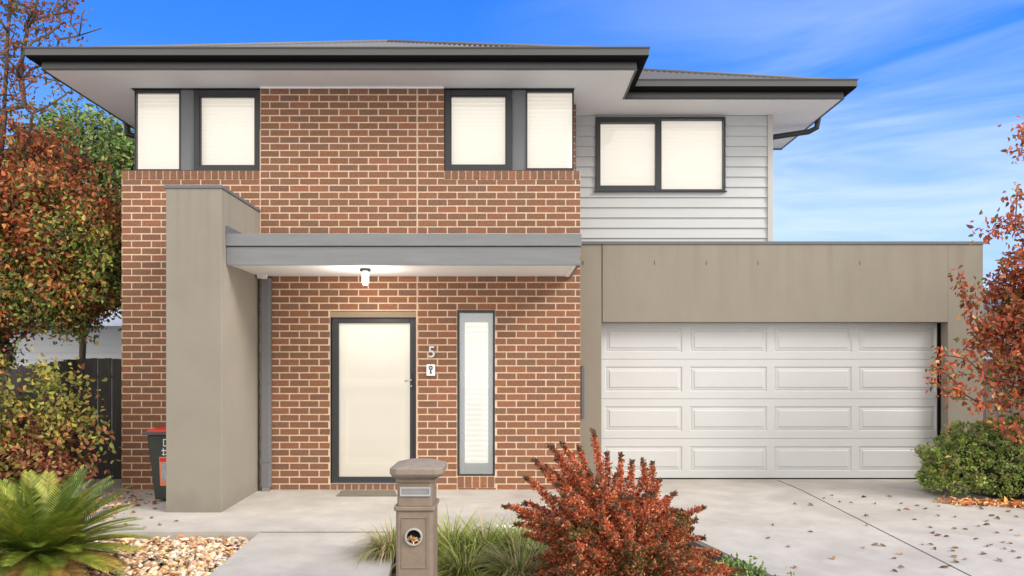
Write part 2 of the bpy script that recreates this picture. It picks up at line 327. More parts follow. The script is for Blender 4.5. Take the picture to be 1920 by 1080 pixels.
def bricks(mb, rects, plane, u0, z0, holes=(), depth=.012, mort=.0132, axis='x', sign=-1, mi=0):
    """rects: list of (u_min,u_max,z_min,z_max); bricks are clipped to each rect"""
    for (ua, ub, za, zb) in rects:
        k0 = int(math.floor((za-z0)/CO))-1; k1 = int(math.ceil((zb-z0)/CO))+1
        for k in range(k0, k1):
            b0 = z0+k*CO; b1 = b0+CO-mort; b0c, b1c = max(b0, za), min(b1, zb)
            if b1c-b0c < .008: continue
            off = 0 if k % 2 == 0 else BL/2
            j0 = int(math.floor((ua-u0-off)/BL))-1; j1 = int(math.ceil((ub-u0-off)/BL))+1
            for j in range(j0, j1):
                a0 = u0+off+j*BL+mort/2; a1 = a0+BL-mort
                segs = [(max(a0, ua), min(a1, ub), b0c, b1c)]
                for (ha, hb, hc, hd) in holes:
                    ns = []
                    for (a, b, c, d) in segs:
                        if b <= ha or a >= hb or d <= hc+1e-6 or c >= hd-1e-6: ns.append((a,b,c,d)); continue
                        if c < hc-.012: ns.append((a,b,c,hc)); 
                        elif d > hd+.012: ns.append((a,b,hd,d))
                        c2, d2 = max(c,hc), min(d,hd)
                        if d2-c2 > .01:
                            if a < ha-.02: ns.append((a,ha,c2,d2))
                            if b > hb+.02: ns.append((hb,b,c2,d2))
                    segs = ns
                for (a, b, c, d) in segs:
                    if b-a < .015 or d-c < .006: continue
                    jx = random.uniform(-.0012,.0012); dp = depth+random.uniform(-.001,.001); h = .0018
                    o = len(mb.v)
                    # front face slightly chamfered
                    def pt(u, off_, z): return (u, plane+sign*off_, z) if axis == 'x' else (plane+sign*off_, u, z)
                    vs = [pt(a,0,c),pt(b,0,c),pt(b,0,d),pt(a,0,d),pt(a+h+jx,dp,c+h),pt(b-h+jx,dp,c+h),pt(b-h+jx,dp,d-h),pt(a+h+jx,dp,d-h)]
                    mb.add(vs, [(4,5,6,7),(0,1,5,4),(1,2,6,5),(2,3,7,6),(3,0,4,7)], mi)

def soldiers(mb, xa, xb, za, zb, y, proud=.016, pitch=.0857*1.0):
    n = max(1, round((xb-xa)/pitch)); p = (xb-xa)/n
    for i in range(n):
        a, b = xa+i*p+.007, xa+(i+1)*p-.007; h = .002
        mb.add([(a,y,za),(b,y,za),(b,y,zb),(a,y,zb),(a+h,y-proud,za+h),(b-h,y-proud,za+h),(b-h,y-proud,zb-h),(a+h,y-proud,zb-h)],
               [(4,5,6,7),(0,1,5,4),(1,2,6,5),(2,3,7,6),(3,0,4,7)], 0)

# openings on the brick plane (x from px, z from py)
XL1 = X(488,WY); XR0 = X(832,WY)                 # inner ends of the corner window notches
ZS = Z(320,WY)                                   # sill line
ZT = Z(163,WY)
PL = WY                                          # brick face plane (mortar 9.4+.012 behind)
mp_ = PL+.012; MF = .0085   # mortar is struck nearly flush with the bricks
JX = X(782,WY)
door = (X(619,WY), X(780,WY), -.01, Z(583,WY)); slim = (X(857,WY), X(928,WY), Z(915,WY), Z(581,WY))
dooru = (door[0], door[1], Z(907,WY), door[3]); slimu = (slim[0], slim[1], Z(893,WY), slim[3])
# mortar backing
mb = MB()
def wallbox(xa, xb, za, zb): mb.box(xa, xb, mp_-MF, mp_+.10, za, zb, 1)
wallbox(WX0, XL1, -.1, ZS-.002); 
wallbox(XL1, dooru[0], -.1, ZT); wallbox(dooru[0], dooru[1], dooru[3], ZT); wallbox(dooru[0], dooru[1], -.1, dooru[2])
wallbox(dooru[1], XR0, slimu[3], ZT) 
wallbox(dooru[1], slimu[0], -.1, slimu[3]); wallbox(XR0, WX1, slimu[3], ZS-.002); wallbox(slimu[0], slimu[1], -.1, slimu[2]); wallbox(slimu[1], WX1, -.1, slimu[3])
u0 = X(505.7,WY)-BL*12; z0 = Z(177.3,WY)+.005-CO*70    # even courses carry a joint at px 505.7
SC = Z(337,WY); TH = Z(342,WY)
hl = [(WX0-.1, XL1-.004, SC, ZS+1), (XR0+.004, WX1+.1, SC, ZS+1),
      (X(619,WY)-.004, X(780,WY)+.004, -.01, door[3]), (slim[0]-.002, slim[1]+.002, slim[2], slim[3])]
bricks(mb, [(WX0, XL1-.006, .004, ZS), (XL1+.006, JX-.007, .004, ZT-.004), (JX+.007, WX1, .004, ZT-.004)], mp_, u0, z0, hl)
soldiers(mb, WX0, XL1-.006, SC+.006, ZS, mp_, .018); soldiers(mb, XR0+.006, WX1, SC+.006, ZS, mp_, .018)
soldiers(mb, dooru[0], dooru[1], .004, dooru[2]-.006, mp_, .016); soldiers(mb, slimu[0], slimu[1], slim[2]+.004, slimu[2]-.004, mp_, .016)
mb.box(XL1-.005, XL1+.005, mp_-.0125, mp_-.001, .0, ZS+.5, 2); mb.box(JX-.006, JX+.006, mp_-.0115, mp_-.001, .0, ZT, 2)
# reveals in brick at the notches
mb.build('front_brick_wall', [M['brick'], M['mortar'], M['caulk']], house)
# side walls, body behind
mb = MB()
mb.box(WX0+.0035, WX0+.11, mp_+.1, 17.5, -.1, ZS-.002, 1); mb.box(WX0+.0035, WX0+.11, 11.0, 17.5, ZS-.002, SOF-.01, 1)
bricks(mb, [(mp_, 17.5, .0, ZS-.003), (11.0, 17.5, ZS, SOF-.01)], WX0+.012, u0, z0, axis='y', sign=-1)
mb.build('side_brick_wall', [M['brick'], M['mortar']], house)
RD = 9.97
mb = MB()   # brick return behind the right corner window
mb.box(WX1-.11, WX1-.012, mp_+.1, 10.48, -.1, ZS-.002, 1); mb.box(X(1060,RD), WX1-.012, RD+.0035, RD+.5, ZS-.002, SOF-.01, 1)
bricks(mb, [(X(1060,RD), WX1-.002, ZS, SOF-.01)], RD+.012, u0, z0, axis='x', sign=-1)
bricks(mb, [(mp_, 10.40, .0, ZS-.003), (RD+.012, 10.40, ZS, SOF-.01)], WX1-.012, u0, z0, axis='y', sign=1)
mb.build('return_brick_wall', [M['brick'], M['mortar']], house)

# ---- windows
def bar(mb, x0, x1, z0, z1, y0, y1): mb.box(x0, x1, y0, y1, z0, z1)
def frame_mb(x0, x1, z0, z1, t, y0, y1, tt=None, tb=None, tr=None):
    m = MB(); tt = tt or t; tb = tb or t; tr = tr or t
    m.box(x0, x0+t, y0, y1, z0, z1); m.box(x1-tr, x1, y0, y1, z0, z1)
    m.box(x0+t, x1-tr, y0+.001, y1, z1-tt, z1); m.box(x0+t, x1-tr, y0+.001, y1, z0, z0+tb); return m
def blind(x0, x1, z0, z1, y, parent, slat=.05, m='blind'):
    b = MB(); b.box(x0, x1, y+.012, y+.016, z0, z1)
    z = z0+.01
    while z < z1-.02:
        b.add([(x0,y,z),(x1,y,z),(x1,y+.0034,z+slat*.99),(x0,y+.0034,z+slat*.99),(x0,y+.003,z),(x1,y+.003,z),(x1,y+.009,z+slat*.97),(x0,y+.009,z+slat*.97)],
              [(0,1,2,3),(4,7,6,5),(0,4,5,1),(3,2,6,7),(0,3,7,4),(1,5,6,2)])
        z += slat
    return b.build('blind', M[m], parent)
def pane(x0, x1, z0, z1, y, parent):
    p = MB(); p.box(x0, x1, y, y+.004, z0, z1); return p.build('pane', M['glass'], parent)
def window_part(px0, px1, py0, py1, D, gx0, gx1, gy0, gy1, label=None):
    x0, x1, z1, z0 = X(px0,D), X(px1,D), Z(py0,D), Z(py1,D)
    a0, a1, c1, c0 = X(gx0,D), X(gx1,D), Z(gy0,D), Z(gy1,D)
    m = MB(); y0, y1 = D, D+.07
    m.box(x0, a0, y0, y1, z0, z1); m.box(a1, x1, y0, y1, z0, z1); m.box(a0, a1, y0+.001, y1, c1, z1); m.box(a0, a1, y0+.001, y1, z0, c0)
    w = m.build('window', M['dark'], house, bevel=.003)
    # inner bead
    t = .012 if gx0-px0 > 6 else .003
    b = MB(); b.box(a0, a0+t, D+.012, D+.05, c0, c1); b.box(a1-t, a1, D+.012, D+.05, c0, c1); b.box(a0+t, a1-t, D+.013, D+.05, c1-t, c1); b.box(a0+t, a1-t, D+.013, D+.05, c0, c0+t)
    b.build('bead', M['dark'], w)
    pane(a0+.004, a1-.004, c0+.004, c1-.004, D+.03, w); blind(a0-.02, a1+.02, c0-.02, c1+.02, D+.10, w)
    if label: w['label'] = label
    return w
WD = 9.47
# left corner
window_part(363, 489, 168, 320, WD-.02, 373.5, 478, 179.5, 310.5)
window_part(252, 337, 168, 319, WD, 254, 335.5, 173, 317)
p = MB(); p.box(X(337.5,WD), X(363,WD), WD+.015, WD+.08, Z(320,WD), Z(168,WD)); p.build('window_post', M['post'], house)
# right corner
window_part(833, 960, 168, 319, WD-.02, 844.5, 949, 178.5, 309.5)
window_part(986, 1076, 167, 319, WD, 988.5, 1073.5, 171.5, 315)
p = MB(); p.box(X(960.5,WD), X(986,WD), WD+.015, WD+.08, Z(320,WD), Z(168,WD)); p.build('window_post', M['post'], house)
for xa, xb in ((X(247,WD), X(489,WD)), (X(832,WD), X(1077,WD))):
    m = MB(); m.box(xa, xb, WD-.035, WD+.10, Z(168,WD)+.003, SOF-.003); m.build('window_head', M['dark'], house)
    m = MB(); m.box(xa+.01, xb-.01, WD-.045, WD+.10, Z(320,WD)-.02, Z(320,WD)-.004); m.build('window_sill', M['dark'], house)
# side panes of the corner windows
for xs, sgn, ye in ((X(252,WD), 1, 11.0), (X(1076,WD), -1, RD)):
    m = MB(); z0_, z1_ = Z(319,WD), Z(168,WD); xo = xs+sgn*.05
    m.box(xs, xo, WD+.125, WD+.15, z0_, z1_); m.box(xs, xo, ye-.05, ye, z0_, z1_); m.box(xs+sgn*.002, xo, WD+.15, ye-.05, z1_-.04, z1_); m.box(xs+sgn*.002, xo, WD+.15, ye-.05, z0_, z0_+.04)
    w_ = m.build('window', M['dark'], house)
    p = MB(); p.box(xs+sgn*.02, xs+sgn*.024, WD+.12, ye-.05, z0_+.04, z1_-.04); p.build('pane', M['glass'], w_)
    p = MB(); p.box(xs+sgn*.16, xs+sgn*.164, WD+.16, ye-.03, z0_, z1_); p.build('blind', M['blindb'], w_)
# dark room wall behind upper windows so no sky is seen through
m = MB(); m.box(WX0+.2, WX1-.2, 9.75, 9.8, 2.5, SOF-.01); m.build('inner_wall', M['black'], house)

# ---- front door
dx0, dx1 = X(622,9.46), X(780,9.46)
D = 9.46
fd = MB(); a0, a1, c1, c0 = X(634.5,D), X(768.5,D), Z(606,D), Z(894.5,D); z0_, z1_ = Z(907,D)+.004, Z(594,D)
fd.box(dx0, a0, D, D+.05, z0_, z1_); fd.box(a1, dx1, D, D+.05, z0_, z1_); fd.box(a0, a1, D+.001, D+.05, c1, z1_); fd.box(a0, a1, D+.001, D+.05, z0_, c0)
fdo = fd.build('front_door', M['dark'], house, bevel=.004)
p = MB()
for xa, xb in ((dx0+.008, dx0+.013), (a1+.022, a1+.027)): p.box(xa, xb, D-.004, D-.0005, z0_+.02, z1_-.02)
p.box(dx0+.03, dx0+.075, D-.003, D-.0005, z1_-.045, z1_-.035)
p.build('door_trim', M['darkfascia'], fdo)
pane(a0, a1, c0, c1, D+.02, fdo)
m = MB(); m.box(a0-.01, a1+.01, D+.055, D+.06, c0-.01, c1+.01)
for i, (ua, ub, va, vb) in enumerate(((.1,.9,.62,.93),(.1,.9,.08,.5))):
    xx0, xx1 = a0+(a1-a0)*ua, a0+(a1-a0)*ub; zz0, zz1 = c0+(c1-c0)*va, c0+(c1-c0)*vb
    for q in ((xx0,xx0+.012,zz0,zz1),(xx1-.012,xx1,zz0,zz1),(xx0,xx1,zz0,zz0+.012),(xx0,xx1,zz1-.012,zz1)): m.box(q[0],q[1],D+.048,D+.0549,q[2],q[3])
m.build('door_leaf', M['blindb'], fdo)  # leaf glows through its own material, though it is no lamp
hx = X(771.5,D); hz = Z(714,D)
m = MB(); m.box(hx-.016, hx+.016, D-.012, D-.0005, hz-.095, hz+.09); m.build('handle_plate', M['dark'], fdo, bevel=.004)
m = MB(); m.tube([(hx,D-.01,hz+.01),(hx,D-.055,hz+.01)], .010); m.tube([(hx+.004,D-.05,hz+.01),(hx-.03,D-.052,hz+.004),(hx-.075,D-.050,hz-.004)], [.009,.008,.007]); m.build('handle', M['steel'], fdo, smooth=True); m = MB(); m.tube([(hx,D-.028,hz-.065),(hx,D-.012,hz-.065)], .013, 12); m.build('lock', M['steel'], fdo, smooth=True)
m = MB(); m.box(X(619,WY), X(780,WY), mp_-.006, mp_+.13, Z(595,WY), Z(584,WY)); m.build('door_lintel', M['tan'], house, bevel=.003)
m = MB(); m.box(door[0], dx0-.002, mp_+.001, mp_+.12, dooru[2], Z(595,WY)-.003); m.build('door_reveal', M['dark'], house)
m = MB(); m.box(door[0]+.02, door[1]-.02, mp_-.02, mp_+.05, dooru[2]-.004, dooru[2]+.010); m.build('door_sill', M['steel'], house)
# dark behind door
m = MB(); m.box(dx0-.1, dx1+.1, 9.62, 9.66, .02, 2.2); m.box(slim[0]-.1, slim[1]+.1, 9.62, 9.66, .02, 2.3); m.build('inner_panel', M['black'], house)

# ---- slim shuttered window
D = 9.45
x0, x1, z1_, z0_ = X(857.5,D), X(928,D), Z(581.5,D), Z(893,D)
sw = frame_mb(x0, x1, z0_, z1_, X(861.5,D)-x0, D-.03, D+.05, tr=x1-X(924.5,D), tt=.035, tb=.028).build('shutter_window', M['dark'], house)
xi0, xi1 = X(861.5,D), X(924.5,D); zi0, zi1 = z0_+.028, z1_-.035
m = frame_mb(xi0, xi1, zi0, zi1, .066, D-.012, D+.03, tt=.115, tb=.135, tr=.06); m.build('shutter_frame', M['white'], sw, bevel=.003)
m = MB(); z = zi0+.14
while z < zi1-.12:
    m.add([(xi0+.066,D-.004,z),(xi1-.06,D-.004,z),(xi1-.06,D+.018,z+.058),(xi0+.066,D+.018,z+.058),(xi0+.066,D+.004,z-.003),(xi1-.06,D+.004,z-.003),(xi1-.06,D+.026,z+.055),(xi0+.066,D+.026,z+.055)],
          [(0,1,2,3),(4,7,6,5),(0,4,5,1),(3,2,6,7),(0,3,7,4),(1,5,6,2)]); z += .0635
m.build('louvre_slats', M['shutter'], sw)
m = MB(); m.box(xi0, xi1, D+.08, D+.083, zi0, zi1); m.build('backing_blind', M['blindb'], sw)
pane(xi0, xi1, zi0, zi1, D-.022, sw)

# ---- house number and key plate
def text_mesh(s, size, ext=.004):
    c = bpy.data.curves.new('t', 'FONT'); c.body = s; c.size = size; c.extrude = ext; c.align_x = 'CENTER'; c.align_y = 'CENTER'; c.offset = .002; c.bevel_depth = 0
    o = bpy.data.objects.new('t', c); COL.objects.link(o); dg = bpy.context.evaluated_depsgraph_get(); dg.update()
    me = bpy.data.meshes.new_from_object(o.evaluated_get(dg)); bpy.data.objects.remove(o); return me
me = text_mesh('5', .195); me.transform(Matrix.Rotation(R(90), 4, 'X')); me.materials.append(M['steel'])
o = bpy.data.objects.new('house_number', me); COL.objects.link(o); o.parent = house; o.location = Vector((X(809.5,WY), WY-.012, Z(661,WY)))-house.location; o['label'] = 'silver number 5 fixed to the brick beside the door'
bx, bz = X(808,WY), Z(694,WY)
m = MB(); m.box(bx-.052, bx+.052, WY-.030, WY+.002, bz-.070, bz+.070); kp = m.build('key_plate', M['white'], house, bevel=.006)
m = MB(); yk = WY-.0335
n = 20
vs = [(bx+math.cos(2*math.pi*i/n)*r_, yk+dy, bz+.028+math.sin(2*math.pi*i/n)*r_) for dy in (0,.003) for r_ in (.026,.011) for i in range(n)]
m.add(vs, [(i,(i+1)%n,n+(i+1)%n,n+i) for i in range(n)]+[(2*n+i,2*n+(i+1)%n,(i+1)%n,i) for i in range(n)])
m.box(bx-.008, bx+.008, yk, yk+.003, bz-.045, bz+.006); m.box(bx+.008, bx+.018, yk, yk+.003, bz-.04, bz-.032)
m.build('key_symbol', M['dark'], kp)

# ---- downpipe beside the blade wall
m = MB(); m.box(X(491.5,9.34), X(508,9.34), 9.29, 9.385, .045, Z(522,9.34)); dp = m.build('downpipe', M['post'], house, bevel=.008)
m = MB(); m.tube([(X(484,9.25),9.25,Z(517,9.25)),(X(500,9.25),9.25,Z(518,9.25))], .035, 14); m.tube([(X(492,9.25),9.25,Z(517,9.25)),(X(495,9.25),9.25,Z(517,9.25))], .042, 14); m.build('pipe_elbow', M['pvc'], dp, smooth=False)
m = MB(); m.box(X(493,9.34), X(507,9.34), 9.30, 9.375, .002, .05); m.build('pipe_shoe', M['steel'], dp)
for zb in (.35, 1.3, 2.2):
    m = MB(); m.box(X(490,9.34), X(509.5,9.34), 9.286, 9.30, zb, zb+.022); m.build('pipe_bracket', M['post'], dp)

# ---- blade wall
BX0, BX1, BY = X(311,8.15), -3.05, 8.15
zt = Z(352,8.15)
m = MB(); m.prism([(BX0,BY),(BX1,BY),(BX1,WY-.002),(BX0,WY-.002)], lambda x,y: gz2(y)-.05, zt); bw = m.build('blade_wall', M['render'], house, bevel=.006)
m = MB(); m.box(BX0-.012, BX1+.012, BY-.012, WY-.003, zt-.006, zt+.028); m.build('wall_capping', M['sheet'], bw, bevel=.003)

# ---- canopy over the entry
CD = 8.29
cx0, cx1 = BX1+.003, X(1087,CD); zb, zc, zt_ = Z(497,CD), Z(462,CD), Z(438.5,CD)
can = MB(); can.box(cx0, cx1, CD+.03, WY-.004, zb+.03, zt_-.03); can = can.build('canopy', M['sheet'], house)
m = MB(); m.box(cx0, cx1, CD, CD+.03, zb, zc-.004); m.box(cx1-.03, cx1, CD+.031, WY-.005, zb, zc-.004); m.build('lower_fascia_board', M['canopy'], can, bevel=.003)
m = MB(); m.box(cx0, cx1+.018, CD-.018, CD+.03, zc+.004, zt_); m.box(cx1-.03, cx1+.018, CD+.031, WY-.005, zc+.004, zt_); m.build('upper_fascia_board', M['canopy'], can, bevel=.003)
m = MB(); m.box(cx0+.002, cx1-.032, CD+.032, WY-.006, zb+.012, zb+.028); m.build('canopy_soffit', M['soffit'], can)
m = MB(); m.box(cx0+.002, cx1-.075, CD+.031, CD+.055, zb+.001, zb+.011); m.box(cx1-.075, cx1-.034, CD+.031, WY-.05, zb-.001, zb+.011); m.build('soffit_trim', M['soffit'], can)
m = MB(); m.add([(cx0+.001,CD-.02,zt_-.02),(cx0+.012,CD-.02,zt_-.02),(cx0+.012,CD-.02,zt_+.085),(cx0+.001,CD-.02,zt_+.085),(cx0+.001,WY-.01,zt_-.02),(cx0+.012,WY-.01,zt_-.02),(cx0+.012,WY-.01,zt_+.085),(cx0+.001,WY-.01,zt_+.085)],
      [(0,1,2,3),(4,7,6,5),(0,4,5,1),(3,2,6,7),(0,3,7,4),(1,5,6,2)]); m.build('flashing', M['sheet'], can)
# ---- porch lamp
lx, ly, lz = X(685,8.66), 8.66, zb+.011
m = MB(); m.tube([(lx,ly,lz),(lx,ly,lz-.012),(lx,ly,lz-.030),(lx,ly,lz-.036)], [.062,.064,.060,.045], 20); pl = m.build('porch_light', M['dark'], house, smooth=False)
m = MB()
for k in range(4):
    a = math.pi/4+k*math.pi/2; m.tube([(lx+.046*math.cos(a),ly+.046*math.sin(a),lz-.034),(lx+.046*math.cos(a),ly+.046*math.sin(a),lz-.20)], .0035, 6)
m.build('lamp_cage', M['dark'], pl)
M['lampglow'] = emis('lit_frosted_lamp_glass', (1,.93,.82), 9.0)
m = MB(); m.tube([(lx,ly,lz-.036),(lx,ly,lz-.05),(lx,ly,lz-.16),(lx,ly,lz-.185)], [.028,.038,.038,.02], 16); m.build('lamp_glass', M['lampglow'], pl, smooth=True)
ld = bpy.data.lights.new('porch_lamp_light', 'POINT'); ld.energy = 14; ld.color = (1,.90,.78); ld.shadow_soft_size = .12
lo = bpy.data.objects.new('porch_lamp_light', ld); COL.objects.link(lo); lo.location = (lx, ly-.02, lz-.27)

# ---- roofs
def corr_face(mb, A, B, n_in, pitch, L, amp=.012, wl=.076, per=6):
    """corrugated sheet: eave from A to B (world xy + z), upslope horizontal dir n_in, L(u)=horizontal run at u"""
    A = Vector(A); B = Vector(B); e = (B-A); ln = e.length; e.normalize(); n_in = Vector(n_in).normalized()
    sl = (n_in+Vector((0,0,math.tan(pitch)))); nrm = e.cross(sl).normalized()
    if nrm.z < 0: nrm = -nrm
    k = int(ln/wl*per); vs = []; 
    for i in range(k+1):
        u = ln*i/k; off = nrm*amp*math.sin(2*math.pi*u/wl)
        p = A+e*u; vs.append(p+off-sl*.02); vs.append(p+sl*max(L(u), 0)+off)
    mb.add(vs, [(2*i,2*i+2,2*i+3,2*i+1) for i in range(k)])
def hip_roof(x0, x1, y0, y1, zg, pitch, name_prefix):
    """pyramid/hip with ridge along y when deeper than wide"""
    wdt = x1-x0; half = min(wdt, y1-y0)/2; mb = MB()
    Lf = lambda u: min(u, wdt-u, half); dep = y1-y0; Ls = lambda u: min(u, dep-u, half)
    corr_face(mb, (x0,y0,zg), (x1,y0,zg), (0,1,0), pitch, Lf); corr_face(mb, (x0,y1,zg), (x1,y1,zg), (0,-1,0), pitch, Lf)
    corr_face(mb, (x0,y0,zg), (x0,y1,zg), (1,0,0), pitch, Ls); corr_face(mb, (x1,y0,zg), (x1,y1,zg), (-1,0,0), pitch, Ls)
    r = mb.build('roof', M['roofm'], house, smooth=True)
    cx = (x0+x1)/2; zr = zg+half*math.tan(pitch); rx = MB()
    def cap(a, b):
        rx.tube([a, b], .024, 8)
    if dep >= wdt: r0, r1 = (cx, y0+half, zr+.02), (cx, y1-half, zr+.02)
    else: r0 = (x0+half, (y0+y1)/2, zr+.02); r1 = (x1-half, (y0+y1)/2, zr+.02)
    cap(r0, r1)
    if dep >= wdt: ends = (((x0,y0),r0),((x1,y0),r0),((x0,y1),r1),((x1,y1),r1))
    else: ends = (((x0,y0),r0),((x1,y0),r1),((x0,y1),r0),((x1,y1),r1))
    for (c, q) in ends: cap((c[0],c[1],zg+.015), q)
    rx.build('ridge_capping', M['roofm'], r, smooth=True); return r
GY = 8.73; gx0, gx1 = X(47,GY), X(1223,GY); GT = Z(88,GY)
PIT = R(24.4)
YB = 17.9
hip_roof(gx0+.09, gx1-.09, GY+.09, YB, GT-.012, PIT, '')
# wing roof
G2 = 9.69; hx1 = X(1609,G2); GT2 = GT
WYB = 12.02
x0w = gx1-2.6
m = MB(); e0 = hx1-.09; y0 = G2+.09
half = 2.60
corr_face(m, (x0w,y0,GT2-.012), (e0,y0,GT2-.012), (0,1,0), PIT, lambda u: min(half, (e0-x0w)-u)); 
m2r = m
corr_face(m, (e0,y0,GT2-.012), (e0,y0+2*half,GT2-.012), (-1,0,0), PIT, lambda u: min(u, 2*half-u))
rr = m.build('roof', M['roofm'], house, smooth=True)
m = MB(); m.tube([(e0,y0,GT2+.003),(e0-half,y0+half,GT2+half*math.tan(PIT)+.008)], .024, 8); m.tube([(e0-half,y0+half,GT2+half*math.tan(PIT)+.008),(x0w,y0+half,GT2+half*math.tan(PIT)+.008)], .024, 8); m.build('ridge_capping', M['roofm'], rr, smooth=True)

# gutter + fascia profiles following the eave polyline (outer corner points, with miters)
def eave_run(name, pts, prof, m, closed=False, parent=None, smooth=False):
    """prof = list of (out, z) ; out measured outward (right of travel). pts xy"""
    mb = MB(); n = len(pts); rings = []
    for i, p in enumerate(pts):
        d0 = Vector(pts[i])-Vector(pts[i-1]) if (i > 0 or closed) else None
        d1 = Vector(pts[(i+1)%n])-Vector(pts[i]) if (i < n-1 or closed) else None
        if d0 is None: d0 = d1
        if d1 is None: d1 = d0
        n0 = Vector((d0.y,-d0.x)).normalized(); n1 = Vector((d1.y,-d1.x)).normalized(); b = n0+n1; b = b/max(b.dot(n0), .2)
        rings.append([(p[0]+b.x*o, p[1]+b.y*o, z) for o, z in prof])
    k = len(prof); vs = [v for r_ in rings for v in r_]
    fs = [(i*k+j, i*k+(j+1)%k, ((i+1)%n)*k+(j+1)%k, ((i+1)%n)*k+j) for i in range(n if closed else n-1) for j in range(k)]
    if not closed: fs += [tuple(range(k)), tuple(range(n*k-1, (n-1)*k-1, -1))]
    mb.add(vs, fs); return mb.build(name, m, parent or house, smooth=smooth)
sx0, sx1, SY = X(78,8.85), X(1194,8.85), 8.85       # fascia faces
fx1, FY2 = X(1582,9.81), 9.81
# travel so that outward is on the right: go along front from left to right means direction +x, right side = -y (outward) good
pts = [(sx0, YB+.05), (sx0, SY), (sx1, SY), (sx1, FY2), (fx1, FY2), (fx1, WYB)]
fz0, fz1 = SOF, Z(112,8.85)
eave_run('fascia', pts, [(0,fz0-.004),(0,fz1+.07),(-.02,fz1+.07),(-.02,fz0-.004)], M['darkfascia'])
eave_run('fascia_lip', pts, [(.002,fz0-.006),(.006,fz0-.006),(.006,fz0+.012),(.002,fz0+.012)], M['dark'])
GB = Z(103,GY)
eave_run('gutter_shade_strip', pts, [(.004,GB-.010),(.02,GB-.040),(.055,GB-.044),(.100,GB-.028),(.1195,GB-.004),(.110,GB-.002),(.004,GB-.002)], M['black'])  # near-black strip paints the shade band below the gutter
eave_run('gutter', pts, [(.012,GB),(.118,GB),(.120,GT-.016),(.132,GT-.012),(.132,GT),(.112,GT),(.108,GB+.01),(.02,GB+.005),(.012,GT-.02),(.008,GT-.02),(.008,GB-.004)], M['darkfascia'])
# soffits (8 mm thick sheets)
m = MB(); m.box(sx0+.021, sx1-.021, SY+.021, FY2+.02, SOF-.0005, SOF+.008); m.box(sx0+.021, fx1-.021, FY2+.0205, WYB, SOF, SOF+.008); m.box(sx0+.021, WX1+.5, WYB+.001, YB, SOF, SOF+.008)
m.build('soffit', M['soffit'], house)
m = MB(); m.box(WX1+.5, fx1, WYB, WYB+.02, SOF-.02, SOF+.16); m.build('rear_fascia', M['darkfascia'], house)
# soffit cornice bead along the brick and boards
m = MB(); m.box(XL1, XR0, WY-.014, WY+.004, SOF-.022, SOF-.002); m.build('cornice_bead', M['soffit'], house)
# rain elbow at left eave and downpipe at right eave
m = MB(); xg = sx0-.06; m.tube([(sx0-.05,10.9,GB-.02),(sx0-.05,10.95,SOF-.10),(sx0+.15,11.0,SOF-.16),(WX0-.05,11.1,SOF-.20),(WX0-.05,11.1,SOF-.5)], .045, 10); m.build('left_downpipe', M['dark'], house)
m = MB(); xw = X(1448,10.45)+.02
m.tube([(fx1+.06,10.75,GB-.02),(fx1+.05,10.80,SOF-.06),(fx1-.04,10.85,SOF-.10),(xw+.05,11.0,SOF-.15),(xw+.02,11.0,SOF-.17)], .038, 10); m.build('right_downpipe', M['dark'], house)

# ---- weatherboard wall of the wing
WB = 10.45; wx1 = X(1438,WB); pitch = .1383
wwin = (X(1117,WB), X(1360,WB), Z(357.5,WB), Z(219,WB))
m = MB(); zA = Z(451,WB)-.1
ztop = SOF-.002
k = 0
zz = Z(443.5,WB)-.12*0
zj = Z(351,WB)     # a joint line here
import itertools
zs = [zj+pitch*i for i in range(-8, 9)]
for z in zs:
    a, b = z, z+pitch
    if a > ztop: break
    b = min(b, ztop)
    def board(xa, xb, za, zb):
        if zb-za < .01: return
        fa = .020-(.018)*((za-a)/pitch); fb = .020-.018*((zb-a)/pitch)
        m.add([(xa,WB-fa,za),(xb,WB-fa,za),(xb,WB-fb,zb),(xa,WB-fb,zb),(xa,WB+.02,za),(xb,WB+.02,za),(xb,WB+.02,zb),(xa,WB+.02,zb)],
              [(0,1,2,3),(4,7,6,5),(0,4,5,1),(3,2,6,7),(0,3,7,4),(1,5,6,2)])
    x_l, x_r = WX1-.3, wx1
    if b <= wwin[2] or a >= wwin[3]: board(x_l, x_r, a, b)
    else:
        board(x_l, wwin[0], a, b); board(wwin[1], x_r, a, b)
        if a < wwin[2]: board(wwin[0], wwin[1], a, wwin[2])
        if b > wwin[3]: board(wwin[0], wwin[1], wwin[3], b)
m.build('weatherboard_wall', M['board'], house)
m = MB(); m.box(wx1, X(1448,WB), WB-.034, WB+.06, 2.9, SOF-.001); m.build('corner_stop', M['stop'], house, bevel=.003)
m = MB(); m.box(wx1, X(1448,WB)-.004, WB+.061, 12.0, 2.9, SOF-.001); m.build('wing_side_wall', M['board'], house)
D = WB-.045
def fbox(a, b, c, d, y0, y1, nm, mt, par, bv=0):
    m = MB(); m.box(a, b, y0, y1, c, d); return m.build(nm, mt, par, bevel=bv)
x0, x1, z0_, z1_ = wwin
x0, x1 = X(1117,D), X(1360,D); z0_, z1_ = Z(357.5,D), Z(219,D); xm0, xm1 = X(1229.5,D), X(1240.5,D)
m = MB(); t1 = X(1126,D)-x0
m.box(x0, x0+t1, D, D+.09, z0_, z1_); m.box(xm0, xm1, D-.004, D+.09, z0_, z1_); m.box(X(1357.5,D), x1, D, D+.09, z0_, z1_)
m.box(x0+t1, xm0, D+.001, D+.09, Z(229.5,D), z1_); m.box(x0+t1, xm0, D+.001, D+.09, z0_, Z(347.5,D)); m.box(xm1, X(1357.5,D), D+.001, D+.09, Z(223.5,D), z1_); m.box(xm1, X(1357.5,D), D+.001, D+.09, z0_, Z(354.5,D))
ww = m.build('window', M['dark'], house, bevel=.003)
